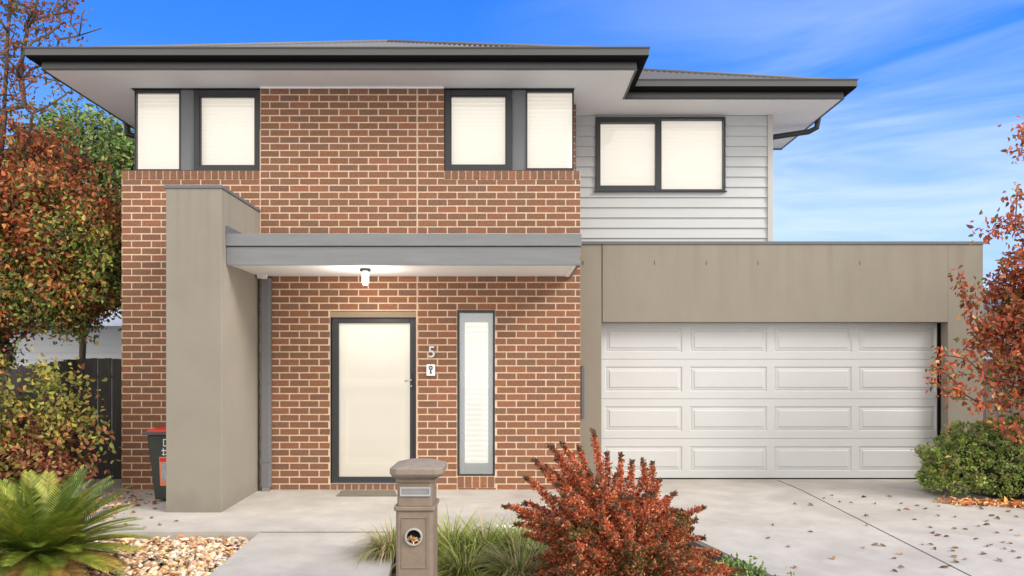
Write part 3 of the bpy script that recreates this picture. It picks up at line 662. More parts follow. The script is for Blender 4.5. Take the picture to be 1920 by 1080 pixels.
pane(X(1126,D), xm0, Z(347.5,D), Z(229.5,D), D+.03, ww); pane(xm1, X(1357.5,D), Z(354.5,D), Z(223.5,D), D+.03, ww)
blind(x0+.02, x1-.02, z0_+.01, z1_-.01, D+.10, ww)
m = MB(); m.box(x0-.02, x1+.02, D-.015, D+.05, z0_-.014, z0_-.002); m.build('window_sill', M['dark'], ww)
m = MB(); m.box(x0-.1, x1+.1, D+.20, D+.23, z0_-.1, z1_+.03); m.build('inner_panel', M['black'], house)

# ---- garage
GD, GF = 10.3, 10.12
jx0 = X(1129.5,GF); jx1 = X(1777,GF); gxr = X(1843,GF); gl = WX1+.002
zo = Z(604,GF); zp = Z(457,GF)
m = MB()
m.box(gl, jx0-.012, GF, GF+.30, -.1, zp)                                      # left pier
m.box(jx0-.012, jx0-.001, GF+.012, GF+.30, zo, zp)
m.prism([(jx0,GF-.004),(jx1,GF-.004),(jx1,GF+.30),(jx0,GF+.30)], zo, zp)
m.box(jx1+.0005, gxr, GF-.004, GF+.30, -.1, zp)
m.box(gxr-.2, gxr-.0005, GF+.3005, 16.5, -.1, zp)
m.build('garage_wall', M['render2'], house, bevel=.004)
m = MB(); m.box(jx0-.012, jx0-.001, GF+.008, GF+.011, zo+.01, zp-.01); m.build('render_joint', M['joint'], house)
m = MB(); m.box(gl+.001, gxr+.012, GF-.018, GF+.32, zp-.008, zp+.030); m.box(gxr-.22, gxr+.012, GF+.3205, 16.5, zp-.008, zp+.030); m.build('parapet_capping', M['sheet'], house, bevel=.003)
m = MB(); m.box(gl, gxr-.21, GF+.31, 16.5, zp-.35, zp-.33); m.build('garage_roof', M['roofm'], house)
# meter-like narrow grey strip at the brick corner
m = MB(); m.box(X(1089.5,GF), X(1095,GF), GF-.05, GF-.001, Z(783,GF), Z(686,GF)); m.build('corner_strip', M['sheet'], house)
# small weep vents in the render
for px in (1093, 1227, 1324, 1421, 1612):
    m = MB(); m.box(X(px-.8,GF), X(px+.8,GF), GF-.0055, GF-.0042, Z(497,GF), Z(489,GF)); m.build('weep_vent', M['joint'], house)
# door
gd = bpy.data.objects.new('garage_door', None); COL.objects.link(gd); gd.parent = house
xd0, xd1 = X(1130,GD)-.02, X(1757,GD)
def raised(mb, x0, x1, z0, z1, y):
    """moulded panel: nested rings of (inset, depth)"""
    prof = [(0,0),(.006,.010),(.020,.012),(.026,.006),(.048,.004),(.062,-.004)]
    rings = [[(x0+i,y+d,z0+i),(x1-i,y+d,z0+i),(x1-i,y+d,z1-i),(x0+i,y+d,z1-i)] for i, d in prof]
    vs = [v for r_ in rings for v in r_]; fs = []
    for a in range(len(prof)-1):
        for k in range(4): fs.append((a*4+k, a*4+(k+1)%4, (a+1)*4+(k+1)%4, (a+1)*4+k))
    fs.append(tuple(range((len(prof)-1)*4, len(prof)*4))); mb.add(vs, fs)
cols = [(1135,1279),(1294,1438),(1452,1597),(1610,1756)]
rows = [(613.5,660),(687.5,734),(762,808),(837,883)]; lines = [605, 673.7, 748, 822.3, 896.5]
for r_ in range(4):
    m = MB(); zt_s, zb_s = Z(lines[r_],GD)-.0012, Z(lines[r_+1],GD)+.0012
    xs = [xd0]+[X(c,GD) for p_ in cols for c in p_]+[xd1+.0]; za, zb_ = Z(rows[r_][1],GD), Z(rows[r_][0],GD)
    xs[-2] = min(xs[-2], xd1-.02)
    y = GD
    m.quad((xd0,y,zb_s+.004),(xd1,y,zb_s+.004),(xd1,y,za),(xd0,y,za)); m.quad((xd0,y,zb_),(xd1,y,zb_),(xd1,y,zt_s-.004),(xd0,y,zt_s-.004))
    for i in range(0, len(xs), 2): m.quad((xs[i],y,za),(xs[i+1],y,za),(xs[i+1],y,zb_),(xs[i],y,zb_))
    for i in range(4): raised(m, xs[2*i+1], xs[2*i+2], za, zb_, y)
    m.quad((xd0,y+.005,zb_s),(xd1,y+.005,zb_s),(xd1,y,zb_s+.004),(xd0,y,zb_s+.004)); m.quad((xd0,y,zt_s-.004),(xd1,y,zt_s-.004),(xd1,y+.005,zt_s),(xd0,y+.005,zt_s))
    m.box(xd0, xd1, y+.014, y+.045, zb_s, zt_s)
    m.build('door_section', M['gdoor'], gd)
m = MB(); m.box(xd0, xd1, GD+.046, GD+.06, .0, zo+.02); m.box(xd1+.004, X(1763,GD), GD-.02, GD+.06, .0, zo+.1); m.box(xd0, xd1, GD+.005, GD+.04, .004, Z(896.5,GD)+.001); m.build('door_seal', M['black'], gd)
m = MB(); m.box(X(1763.5,GD), jx1-.002, GD+.01, GD+.06, -.05, zo); m.box(jx0-.1, jx1+.1, GD+.061, GD+.09, zo-.1, zo+.2); m.build('door_jamb', M['render2'], gd)

# ------------------------------------------------------------------ foliage tools
def np_mesh(name, V, faces, cols, m, parent=None, smooth=False):
    """V (n,3); faces (f,k) one size; cols (n,3)"""
    me = bpy.data.meshes.new(name); f, k = faces.shape
    me.vertices.add(len(V)); me.vertices.foreach_set('co', V.astype(np.float32).ravel())
    me.loops.add(f*k); me.loops.foreach_set('vertex_index', faces.astype(np.int32).ravel())
    me.polygons.add(f); me.polygons.foreach_set('loop_start', np.arange(0, f*k, k, dtype=np.int32)); me.polygons.foreach_set('loop_total', np.full(f, k, dtype=np.int32))
    if smooth: me.polygons.foreach_set('use_smooth', np.ones(f, dtype=bool))
    me.update(calc_edges=True); me.validate()
    a = me.attributes.new('Col', 'FLOAT_COLOR', 'POINT'); c4 = np.concatenate([np.clip(cols,0,1), np.ones((len(cols),1))], 1).astype(np.float32); a.data.foreach_set('color', c4.ravel())
    me.materials.append(m)
    o = bpy.data.objects.new(name, me); COL.objects.link(o)
    if parent is not None: o.parent = parent; o.location = -parent.location
    return o
def norm(a): return a/np.maximum(np.linalg.norm(a, axis=1, keepdims=True), 1e-9)
def leaf_geo(C, Dr, size, width=.55, fold=.35, curl=.25, rs=rng, up=None):
    """folded, slightly curled leaves; returns V(6n), F(2n quads)"""
    n = len(C); Dr = norm(Dr); r = norm(rs.normal(size=(n,3))+(np.array([0,0,.0]) if up is None else up)); s = norm(np.cross(Dr, r)); nn = np.cross(s, Dr)
    L = (size*np.ones(n) if np.isscalar(size) else size)[:,None]; W = L*width/2
    B = C; T = C+Dr*L-nn*L*curl; 
    l1 = C+Dr*L*.30+s*W*.95+nn*W*fold; l2 = C+Dr*L*.68+s*W*.75+nn*W*fold-nn*L*curl*.4
    r1 = C+Dr*L*.30-s*W*.95+nn*W*fold; r2 = C+Dr*L*.68-s*W*.75+nn*W*fold-nn*L*curl*.4
    V = np.stack([B,l1,l2,T,r2,r1], 1).reshape(-1,3); i = np.arange(n)[:,None]*6
    Fq = np.concatenate([i+np.array([[0,3,2,1]]), i+np.array([[0,5,4,3]])], 0)
    return V, Fq
def pick(pal, n, jit=.15, rs=rng, w=None):
    pal = np.array(pal)*1.45; c = pal[rs.choice(len(pal), n, p=w)]; return c*(1+rs.normal(size=(n,1))*jit)*(1+rs.normal(size=(n,3))*jit*.3)

def grow(trunk, targets, step=.18, sag=0.0, seed=1):
    """greedy skeleton: attach each target to its nearest node, add in-between nodes"""
    rs = np.random.default_rng(seed); P = [np.array(p, float) for p in trunk]; par = [-1]+list(range(len(trunk)-1))
    tg = [np.array(t, float) for t in targets]; base = P[min(len(P)-1, 2)]
    tg.sort(key=lambda t: np.linalg.norm(t-P[len(trunk)-1 if t[2] > P[-1][2] else len(trunk)//2]))
    tips = []; dist = [0.0]
    for i in range(1, len(P)): dist.append(dist[par[i]]+np.linalg.norm(P[i]-P[par[i]]))
    for t in tg:
        A = np.array(P); d = np.linalg.norm(A-t, axis=1); low = np.maximum(A[:,2]-t[2]+.05, 0)
        j = int(np.argmin(d+low*1.5+np.array(dist)*.12)); L = np.linalg.norm(t-P[j]); n = max(1, int(L/step)); q = P[j].copy(); last = j
        off = rs.normal(size=3)*.12*L
        for k in range(1, n+1):
            f = k/n; p = P[j]*(1-f)+t*f+off*math.sin(math.pi*f)*.6; p[2] += sag*math.sin(math.pi*f)*L
            P.append(p); par.append(last); dist.append(dist[last]+np.linalg.norm(p-P[last])); last = len(P)-1
        tips.append(last)
    return np.array(P), par, tips
def skin(P, par, r0, rt=.003, n=6, parent=None, name='branches', m=None, expo=.42):
    cnt = np.ones(len(P)); 
    for i in range(len(P)-1, 0, -1): cnt[par[i]] += cnt[i]*1.0
    rad = rt+(r0-rt)*(cnt/cnt.max())**expo; mb = MB()
    child = {}
    for i in range(1, len(P)): child.setdefault(par[i], []).append(i)
    # chains
    used = set()
    def chain(s, first):
        c = [s, first]; used.add(first)
        while child.get(c[-1]):
            ch = max(child[c[-1]], key=lambda q: cnt[q]); used.add(ch); c.append(ch)
        return c
    stack = [0]; order = sorted(range(1, len(P)), key=lambda q: -cnt[q])
    for q in order:
        if q in used: continue
        c = chain(par[q], q); rr_ = [rad[c[1]] if k == 0 and par[q] != 0 else rad[c[k]] for k in range(len(c))]
        mb.tube([tuple(P[k]) for k in c], [float(x) for x in rr_], n)
    return mb.build(name, m or M['bark'], parent, smooth=True)

def crown(name, C, pal_fn, size, m, parent, per, spread, width=.55, seed=3, droop=.3, fold=.35, curl=.25, reject=None):
    rs = np.random.default_rng(seed); n = len(C)*per
    c = np.repeat(C, per, 0)+rs.normal(size=(n,3))*spread
    if reject is not None: c = c[~reject(c)]
    n = len(c); d = rs.normal(size=(n,3)); d[:,2] -= droop
    sz = size*(1+rs.normal(size=n)*.2).clip(.5,1.6)
    V, Fq = leaf_geo(c, d, sz, width, fold, curl, rs); cols = pal_fn(c, rs); return np_mesh(name, V, Fq, np.repeat(cols, 6, 0), m, parent)

# ------------------------------------------------------------------ trees on the left
RUST = [(.32,.095,.034),(.40,.125,.042),(.20,.065,.030),(.13,.055,.030),(.38,.15,.05),(.28,.065,.028)]
MIX = [(.34,.14,.045),(.26,.085,.03),(.20,.20,.045),(.12,.15,.035),(.40,.22,.06),(.34,.29,.07),(.18,.07,.03)]
GRN = [(.09,.14,.032),(.12,.17,.038),(.16,.20,.05),(.06,.09,.025),(.25,.25,.055)]
def pear_cols(c, rs):
    n = len(c); a = pick(RUST, n, .18, rs); b = pick(MIX, n, .2, rs); g_ = pick(GRN, n, .2, rs)
    # lower and to the right: greener
    zf = np.clip((3.9-c[:,2])/1.3, 0, 1)+np.clip((c[:,0]+6.0)/1.3, 0, 1)*np.clip((4.4-c[:,2]), 0, 1)*.8
    u = rs.random(n)+.25*np.sin(c[:,0]*5+c[:,2]*4)
    out = np.where((u < zf*.75)[:,None], b, a); out = np.where((u < zf*.33)[:,None], g_, out)
    top = (c[:,2] > 4.9)[:,None]; out = np.where(top, out*np.array([.62,.66,.72])+.012, out); return out
def pt_in(cx, cy, cz, rx, ry, rz, n, rs, shell=.0):
    d = norm(rs.normal(size=(n,3))); r = (shell+(1-shell)*rs.random(n)**(1/2.2))[:,None]; return np.array([cx,cy,cz])+d*r*np.array([rx,ry,rz])
rs = np.random.default_rng(11)
TY = 9.9
tree = empty('autumn_pear_tree', (-6.6, TY, 0), 'tall pear tree with rust red autumn leaves thinning to bare twigs, left of the house', 'tree')
gapf = lambda c: (np.abs((c[:,0]+6.05)/.42)**2+np.abs((c[:,2]-1.72)/.26)**2 < 1) | (np.abs((c[:,0]+5.1)/.28)**2+np.abs((c[:,2]-1.95)/.36)**2 < 1)
roofrej = lambda c: gapf(c) | ((c[:,0] > -5.62) & (c[:,2] > 4.62) & (c[:,2] < 5.32)) | (c[:,0] > -4.84) | ((c[:,0] > -5.5) & (c[:,2] > 4.3) & (c[:,2] < 6.2))
T1 = np.concatenate([pt_in(-6.4,TY,3.5,1.45,1.1,1.05,170,rs), pt_in(-6.0,TY-.1,3.15,1.0,.8,1.0,90,rs), pt_in(-7.4,TY,3.2,1.2,1.1,1.3,70,rs), pt_in(-6.0,TY-.1,2.35,1.15,.7,.42,95,rs), pt_in(-6.75,TY,1.75,.45,.5,.45,40,rs), pt_in(-5.4,TY,2.4,.45,.4,.3,45,rs), pt_in(-5.15,TY-.1,3.0,.25,.4,.6,40,rs)])
T2 = np.concatenate([pt_in(-6.5,TY,5.2,.9,.7,1.2,110,rs), pt_in(-6.15,TY,6.2,.62,.55,1.0,75,rs)])
tgt = np.concatenate([T1, T2, np.array([[-5.35,TY+.2,5.95],[-5.55,TY+.1,5.7],[-5.8,TY,6.1]])])
tgt = tgt[~((tgt[:,0] > -5.65) & (tgt[:,2] > 4.5) & (tgt[:,2] < 5.5)) & (tgt[:,0] < -4.95)]
P, par, tips = grow([(-6.6,TY,-.1),(-6.62,TY,.7),(-6.58,TY,1.4),(-6.6,TY,2.1),(-6.55,TY,2.9),(-6.6,TY,3.8),(-6.5,TY,4.8),(-6.45,TY,5.8),(-6.4,TY,6.6)], tgt, .2, .05)
skin(P, par, .085, .0035, 5, tree, 'trunk')
Cn = P[9:]; lowc = Cn[Cn[:,2] < 4.65]; hic = Cn[Cn[:,2] >= 4.65]
crown('crown', lowc, pear_cols, .060, M['leaf'], tree, 62, .12, .6, 3, .5, reject=roofrej)
crown('upper_crown', hic, pear_cols, .058, M['leaf'], tree, 13, .085, .5, 4, .6, reject=roofrej)

def green_cols(pal, dark=0):
    def f(c, rs): return pick(pal, len(c), .2, rs)
    return f
t2 = empty('evergreen_tree', (-7.4, 14.2, 0), 'dense dark green tree behind the pear tree, below the left roof eave', 'tree')
rs = np.random.default_rng(21)
tgt = np.concatenate([pt_in(-7.7,14.2,4.5,1.35,1.2,1.75,260,rs,.35), pt_in(-9.6,14.6,4.1,1.5,1.2,1.5,90,rs,.3), pt_in(-7.2,14.0,3.7,1.0,1.0,.9,60,rs,.3)])
P, par, tips = grow([(-7.9,14.2,-.1),(-7.9,14.2,1.2),(-7.85,14.2,2.4),(-7.8,14.2,3.6),(-7.8,14.2,4.8)], tgt, .3, .05)
skin(P, par, .06, .006, 5, t2, 'trunk')
crown('crown', P[5:], green_cols([(.08,.14,.028),(.10,.17,.035),(.13,.19,.045),(.06,.10,.025),(.17,.21,.055),(.20,.20,.06)]), .095, M['gleaf'], t2, 85, .2, .5, 5, -.2)

# mixed shrub in front of the side fence
sh = empty('mottled_shrub', (-5.35, 8.75, gz(8.75)), 'loose shrub of yellow green and copper leaves before the dark side fence', 'shrub')
rs = np.random.default_rng(31)
tgt = np.concatenate([pt_in(-5.65,8.75,.85,.85,.6,.72,120,rs,.2), pt_in(-5.25,8.6,.55,.6,.45,.5,60,rs), pt_in(-6.3,8.7,1.1,.8,.5,.75,60,rs),
   np.array([[-4.55,8.7,.80],[-4.62,8.7,.62],[-4.72,8.65,.95],[-4.60,8.6,.42],[-4.8,8.7,1.2],[-4.9,8.7,1.45],[-4.75,8.55,.25]])])
tgt = tgt[tgt[:,2] > .02]
P, par, tips = grow([(-5.5,8.8,-.1),(-5.52,8.8,.15),(-5.5,8.8,.4),(-5.6,8.8,.7)], tgt, .12, .08)
skin(P, par, .022, .0022, 5, sh, 'stems', M['twig'])
def sh_cols(c, rs):
    n = len(c); a = pick([(.30,.28,.06),(.20,.21,.045),(.13,.15,.03),(.34,.24,.06)], n, .18, rs); b = pick([(.24,.085,.04),(.30,.12,.06),(.14,.05,.03),(.20,.06,.03),(.33,.17,.09)], n, .2, rs)
    f = np.clip((c[:,2]-.25)/.9, .15, .92)+.2*np.sin(c[:,0]*7+c[:,2]*5); return np.where((rs.random(n) < f)[:,None], a, b)
crown('foliage', P[4:], sh_cols, .062, M['leaf'], sh, 17, .085, .62, 6, .4)

# ------------------------------------------------------------------ right side planting
rt_ = empty('autumn_pear_tree', (6.15, 8.7, gz(8.7)), 'orange red leaved young pear tree at the right edge, overhanging the green bush', 'tree')
rs = np.random.default_rng(41); Dt = 8.7
def pp(px, py, D): return [X(px,D), D, Z(py,D)]
arm = [pp(1755,690,8.6), pp(1762,665,8.6), pp(1750,715,8.55), pp(1790,715,8.6), pp(1775,735,8.6), pp(1810,740,8.65), pp(1835,755,8.6), pp(1800,670,8.6), pp(1812,650,8.7), pp(1830,640,8.7), pp(1800,520,8.7), pp(1805,545,8.7), pp(1820,560,8.7), pp(1815,580,8.7),
       pp(1850,435,8.7), pp(1868,428,8.7), pp(1880,410,8.7), pp(1895,420,8.7), pp(1905,400,8.8), pp(1912,235,8.8), pp(1915,285,8.8), pp(1910,355,8.8), pp(1835,610,8.6), pp(1840,700,8.6), pp(1870,790,8.5), pp(1890,800,8.5), pp(1905,815,8.4)]
tgt = np.concatenate([pt_in(5.85,Dt,2.35,.42,.4,.55,60,rs), pt_in(6.1,Dt,2.8,.5,.4,.45,40,rs), pt_in(6.15,Dt,2.0,.78,.55,.75,110,rs,.2), pt_in(5.75,Dt,1.85,.45,.4,.65,50,rs), pt_in(6.2,Dt,1.15,.6,.5,.4,45,rs), pt_in(6.5,Dt,2.9,.45,.4,.5,25,rs), np.array(arm)])
P, par, tips = grow([(6.25,8.7,-.1),(6.22,8.7,.4),(6.25,8.7,.9),(6.2,8.7,1.4),(6.25,8.7,1.9),(6.3,8.7,2.5),(6.3,8.75,3.2),(6.25,8.75,3.8)], tgt, .12, .04)
skin(P, par, .038, .0025, 5, rt_, 'trunk')
def rt_cols(c, rs):
    n = len(c); a = pick([(.35,.098,.042),(.43,.125,.052),(.28,.076,.034),(.21,.07,.034),(.48,.22,.10),(.16,.055,.028),(.41,.08,.044)], n, .16, rs); b = pick([(.16,.15,.04),(.10,.12,.03),(.28,.20,.05)], n, .2, rs)
    return np.where((rs.random(n) < .13)[:,None], b, a)
crown('crown', P[8:], rt_cols, .062, M['leaf'], rt_, 27, .06, .58, 7, .6)

gb = empty('rounded_green_bush', (5.85, 9.05, gz(9.05)), 'dense rounded green bush beside the right end of the garage door', 'bush')
rs = np.random.default_rng(51)
def bush_pts(n, cx, cy, cz, rx, ry, rz):
    d = norm(rs.normal(size=(n,3))); d[:,2] = np.abs(d[:,2])*1.1-.38; d = norm(d)
    bump = 1+.07*np.sin(d[:,0]*9+1)*np.cos(d[:,2]*8)+.05*np.sin(d[:,0]*17+d[:,2]*13); r = (bump*(1-.22*rs.random(n)**1.6))[:,None]
    return np.array([cx,cy,cz])+d*r*np.array([rx,ry,rz]), d
pts1, d1 = bush_pts(2300, 5.95, 9.1, .28, 1.05, .60, .60); 
k = pts1[:,2] > gz(9.1)+.01; pts1, d1 = pts1[k], d1[k]
# each point is a small rosette of leaves
per = 11; n = len(pts1)*per; c = np.repeat(pts1, per, 0)+rs.normal(size=(n,3))*.016; dd = np.repeat(d1, per, 0)*.9+rs.normal(size=(n,3))*.75
V, Fq = leaf_geo(c, dd, .040*(1+rs.normal(size=n)*.2).clip(.5,1.5), .5, .3, .2, rs)
base = np.repeat(pick([(.20,.27,.055),(.15,.22,.05),(.26,.31,.075),(.11,.16,.04),(.20,.20,.08),(.32,.33,.10)], len(pts1), .15, rs), per, 0)*(1+rs.normal(size=(n,1))*.12)
np_mesh('foliage', V, Fq, np.repeat(base, 6, 0), M['gleaf'], gb)
m = MB()
for i in range(90):
    q = pts1[rs.integers(len(pts1))]; m.tube([(5.95+rs.normal()*.05,9.1,gz(9.1)-.05),(5.95*.5+q[0]*.5,9.1*.5+q[1]*.5,q[2]*.6),(q[0]*.97+5.95*.03,q[1],q[2]*.96)], [.012,.007,.003], 4)
m.build('stems', M['bark'], gb)
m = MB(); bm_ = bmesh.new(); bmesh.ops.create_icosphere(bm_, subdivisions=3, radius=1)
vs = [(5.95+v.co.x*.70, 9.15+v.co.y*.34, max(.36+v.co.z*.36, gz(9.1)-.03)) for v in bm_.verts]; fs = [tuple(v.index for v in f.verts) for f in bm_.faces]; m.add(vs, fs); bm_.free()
m.build('inner_core', mat('dark_inner_foliage', (.035,.042,.016), .9, var=.5, vscale=40, bump=1, bscale=60), gb)  # solid dark core filling the inside of the foliage

# ------------------------------------------------------------------ red bush in the front bed
RB = Vector((.80, 5.35, gz(5.35)))
rb = empty('red_barberry_bush', RB, 'spiky bush of small brick red leaves between the strappy grass and driveway', 'bush')
rs = np.random.default_rng(61)
tips_px = [(942,950),(985,895),(1000,862),(1030,835),(1052,830),(1112,808),(1138,848),(1163,852),(1185,864),(1222,866),(1238,898),(1266,925),(1322,952),(1306,975),(1322,1010),(1352,1040),(1395,1072),(965,985),(1000,1050),(1085,838),(1205,862)]
stems = []
for (px, py) in tips_px:
    Dd = 5.35+rs.normal()*.08; stems.append((np.array([X(px,Dd), Dd, Z(py,Dd)]), True))
# silhouette as function of angle
ang = []; rad = []
for (px, py) in tips_px:
    x_, z_ = X(px,5.35)-RB.x, Z(py,5.35)-RB.z; ang.append(math.atan2(z_, x_)); rad.append(math.hypot(x_, z_))
o_ = np.argsort(ang); ang = np.array(ang)[o_]; rad = np.array(rad)[o_]
for i in range(680):
    a = rs.uniform(.02, math.pi-.02) if i < 560 else rs.uniform(.0, .6); b = rs.uniform(-1.25, 1.25); rr_ = np.interp(a, ang, rad)*rs.uniform(.55, .96)*(1-.12*abs(b))
    stems.append((np.array([RB.x+math.cos(a)*rr_*math.cos(b*.55), RB.y+math.sin(b)*rr_*.62, RB.z+max(math.sin(a)*rr_*math.cos(b*.75), .05)]), False))
m = MB(); LC = []; LD = []; LT = []
for (tip, out_) in stems:
    b0 = np.array([RB.x+rs.normal()*.12, RB.y+rs.normal()*.08, RB.z-.02]); side_ = math.hypot(tip[0]-RB.x, tip[1]-RB.y); mid = b0*.5+tip*.5; mid[2] += .05+.34*min(side_, .8)*(1 if tip[2] > RB.z+.25 else .5); v = tip-b0
    pts_ = [b0*(1-t)**2+2*mid*t*(1-t)+tip*t*t for t in np.linspace(0,1,8)]
    m.tube([tuple(p) for p in pts_], [.006,.005,.0045,.004,.0035,.003,.002,.001], 4)
    ln = np.linalg.norm(v); nl = int(ln*1050)
    t = 1-rs.random(nl)**.95*.72; pc = (b0*(1-t[:,None])**2+2*mid*(t*(1-t))[:,None]+tip*(t*t)[:,None])
    sp = .062*(1.05-t)[:,None]**.7*rs.normal(size=(nl,3)); LC.append(pc+sp*.55); LD.append(norm(v[None]).repeat(nl,0)*.7+norm(rs.normal(size=(nl,3)))*.9); LT.append(t)
m.build('stems', M['twig'], rb)
C_ = np.concatenate(LC); D_ = np.concatenate(LD); T_ = np.concatenate(LT); n = len(C_)
V, Fq = leaf_geo(C_, D_, .0205*(1+rs.normal(size=n)*.25).clip(.5,1.6), .55, .3, .15, rs)
col = pick([(.46,.130,.055),(.54,.165,.075),(.40,.105,.046),(.27,.085,.040),(.62,.28,.14),(.36,.15,.06),(.54,.115,.058)], n, .2, rs)
tipc = pick([(.12,.08,.045),(.19,.10,.05),(.09,.07,.04),(.24,.09,.05)], n, .15, rs); col = np.where(((T_ > .95) | (rs.random(n) < .08))[:,None], tipc, col)
ol = pick([(.13,.12,.035),(.09,.10,.03)], n, .15, rs); sel = (C_[:,2] < RB.z+.6) & (rs.random(n) < .12+.35*(np.sin(C_[:,0]*8+1)*np.sin(C_[:,2]*9) > .35)); col = np.where(sel[:,None], ol, col)
np_mesh('foliage', V, Fq, np.repeat(col, 6, 0), M['leaf'], rb)

# ------------------------------------------------------------------ strappy grass clumps
def tuft(i, x, y, n, ln, label, pale=.25):
    rs = np.random.default_rng(100+i); zb = gz(y)-.04
    o = empty('grass_tuft', (x, y, zb), label, 'grass tuft', 'strappy grass tufts around the letterbox'); seg = 6
    Vs = []; Fs = []; Cs = []
    for k in range(n):
        a = rs.uniform(0, 2*math.pi); lean = rs.uniform(.1, 1.0); L = ln*rs.uniform(.6, 1.15); w_ = rs.uniform(.0038,.0065)
        b0 = np.array([x+math.cos(a)*rs.uniform(0,.11), y+math.sin(a)*rs.uniform(0,.11), zb]); th = 1.45-lean*.35; p = b0.copy(); pts_ = [p.copy()]
        hd = np.array([math.cos(a+rs.normal()*.3), math.sin(a+rs.normal()*.3)])
        for s_ in range(seg):
            p = p+np.array([hd[0]*math.cos(th), hd[1]*math.cos(th), math.sin(th)])*L/seg; pts_.append(p.copy()); th -= (.12+lean*.42)
        side = np.array([-hd[1], hd[0], 0]); c = (np.array([.58,.46,.26]) if rs.random() < pale else np.array([[.25,.32,.055],[.38,.43,.08],[.16,.23,.045],[.50,.48,.13]][rs.integers(4)]))*(1+rs.normal()*.15)
        for q, p_ in enumerate(pts_):
            ww_ = w_*(1-(q/seg)**2*.9); Vs.append(p_-side*ww_); Vs.append(p_+side*ww_); cc = c*(.75+.3*q/seg); Cs += [cc, cc]
        o0 = len(Vs)-2*(seg+1)
        for q in range(seg): Fs.append((o0+2*q, o0+2*q+1, o0+2*q+3, o0+2*q+2))
    np_mesh('blades', np.array(Vs), np.array(Fs), np.array(Cs), M['blade'], o)
tf = [(-.47,6.35,300,.50,'yellow green grass tuft right beside the letterbox pillar'),(-.20,6.25,300,.46,'strappy grass tuft second from the letterbox on its right'),
      (.03,6.45,260,.44,'grass tuft just in front of the small pale box'),(.22,6.15,260,.44,'grass tuft tucked against the left side of the red bush'),
      (-.33,5.85,260,.40,'front grass tuft at the bottom edge right of the letterbox'),(.08,5.75,300,.42,'straw streaked grass tuft in the front row near the red bush'),
      (-1.00,6.55,170,.40,'sparse dry grass tuft behind the left side of the letterbox'),(.40,5.60,200,.38,'low straw coloured grass tuft under the red bush front')]
for i, a in enumerate(tf): tuft(i, a[0], a[1], int(a[2]*2.8), a[3]*1.08, a[4], .55 if 'straw' in a[4] or 'dry' in a[4] else .10)

# small low ground-cover plant right of the bush, by the driveway edge
rs = np.random.default_rng(77)
gc = empty('small_green_plant', (1.78, 5.95, gz(5.95)-.05), 'small bright green plant at the driveway edge right of the red bush', 'plant')
pts_ = np.array([1.78,5.95,gz(5.95)-.02])+rs.normal(size=(120,3))*np.array([.10,.12,.03]); pts_[:,2] = np.abs(pts_[:,2]-gz(5.95))+gz(5.95)
crown('foliage', pts_, green_cols([(.14,.22,.05),(.10,.17,.04),(.18,.24,.07)]), .035, M['gleaf'], gc, 6, .02, .6, 8, -.8)

# ------------------------------------------------------------------ sago palm
sx, sy = -3.62, 5.95; sz = gz(sy)-.05
sg = empty('sago_palm', (sx, sy, sz), 'sago palm with stiff arching green fronds and a yellowing skirt on the gravel bed', 'palm')
m = MB(); m.tube([(sx,sy,sz-.02),(sx,sy,sz+.08),(sx,sy,sz+.18),(sx,sy,sz+.25)], [.11,.12,.10,.05], 12); m.build('trunk', M['bark'], sg)
rs = np.random.default_rng(71); nf = 128
for i in range(nf):
    old = i > 100; a = i*2.39996+rs.normal()*.1; el = (1.42-1.2*(i/100)**.85) if not old else rs.uniform(-.05,.22)
    L = rs.uniform(.62,.78) if not old else rs.uniform(.5,.68); p = np.array([sx+math.cos(a)*.05, sy+math.sin(a)*.05, sz+.2]); th = el; pts_ = [p.copy()]; ns = 38
    for s_ in range(ns):
        p = p+np.array([math.cos(a)*math.cos(th), math.sin(a)*math.cos(th), math.sin(th)])*L/ns; pts_.append(p.copy()); th -= (.0155 if not old else .016)
        if p[2] < gz(p[1])-.02: p[2] = gz(p[1])-.02
    A = np.array(pts_); tang = norm(np.gradient(A, axis=0)); side = np.array([-math.sin(a), math.cos(a), 0.]); upv = norm(np.cross(tang, side[None].repeat(len(A),0))); upv *= np.sign(upv[:,2:3]+1e-6)
    Vs = []; Fs = []; Cs = []
    gc_ = np.array([[.17,.24,.030],[.24,.30,.040],[.11,.17,.025],[.36,.37,.055]][rs.integers(4)]) if not old else np.array([[.50,.36,.08],[.42,.25,.08],[.52,.42,.11],[.30,.30,.07]][rs.integers(4)])
    for q in range(3, ns+1):
        f = q/ns; ll = .15*math.sin(math.pi*min(1, .12+f*.86))**.6*(1-.25*f)+.02
        for sg_ in (-1,1):
            d = norm((side*sg_*.78+tang[q]*.72+upv[q]*.26)[None])[0]; d2 = norm((side*sg_*.70+tang[q]*.75-upv[q]*.02)[None])[0]; w_ = .0070
            b0 = A[q]; b1 = b0+d*ll*.5; b2 = b1+d2*ll*.5; wv = tang[q]*w_
            o0 = len(Vs); Vs += [b0-wv*.7, b0+wv*.7, b1-wv, b1+wv, b2-wv*.15, b2+wv*.15]; Fs += [(o0,o0+1,o0+3,o0+2),(o0+2,o0+3,o0+5,o0+4)]
            c = gc_*(1+rs.normal()*.24); tip_ = c*1.15+np.array([.05,.04,0]) ; Cs += [c*.7,c*.7,c,c,tip_,tip_]
    for q in range(ns):
        o0 = len(Vs); w_ = .006*(1-q/ns*.8); Vs += [A[q]-side*w_, A[q]+side*w_, A[q+1]-side*w_, A[q+1]+side*w_]; Fs.append((o0,o0+1,o0+3,o0+2)); Cs += [gc_*1.3]*4
    np_mesh('frond', np.array(Vs), np.array(Fs), np.array(Cs), M['frond'], sg)

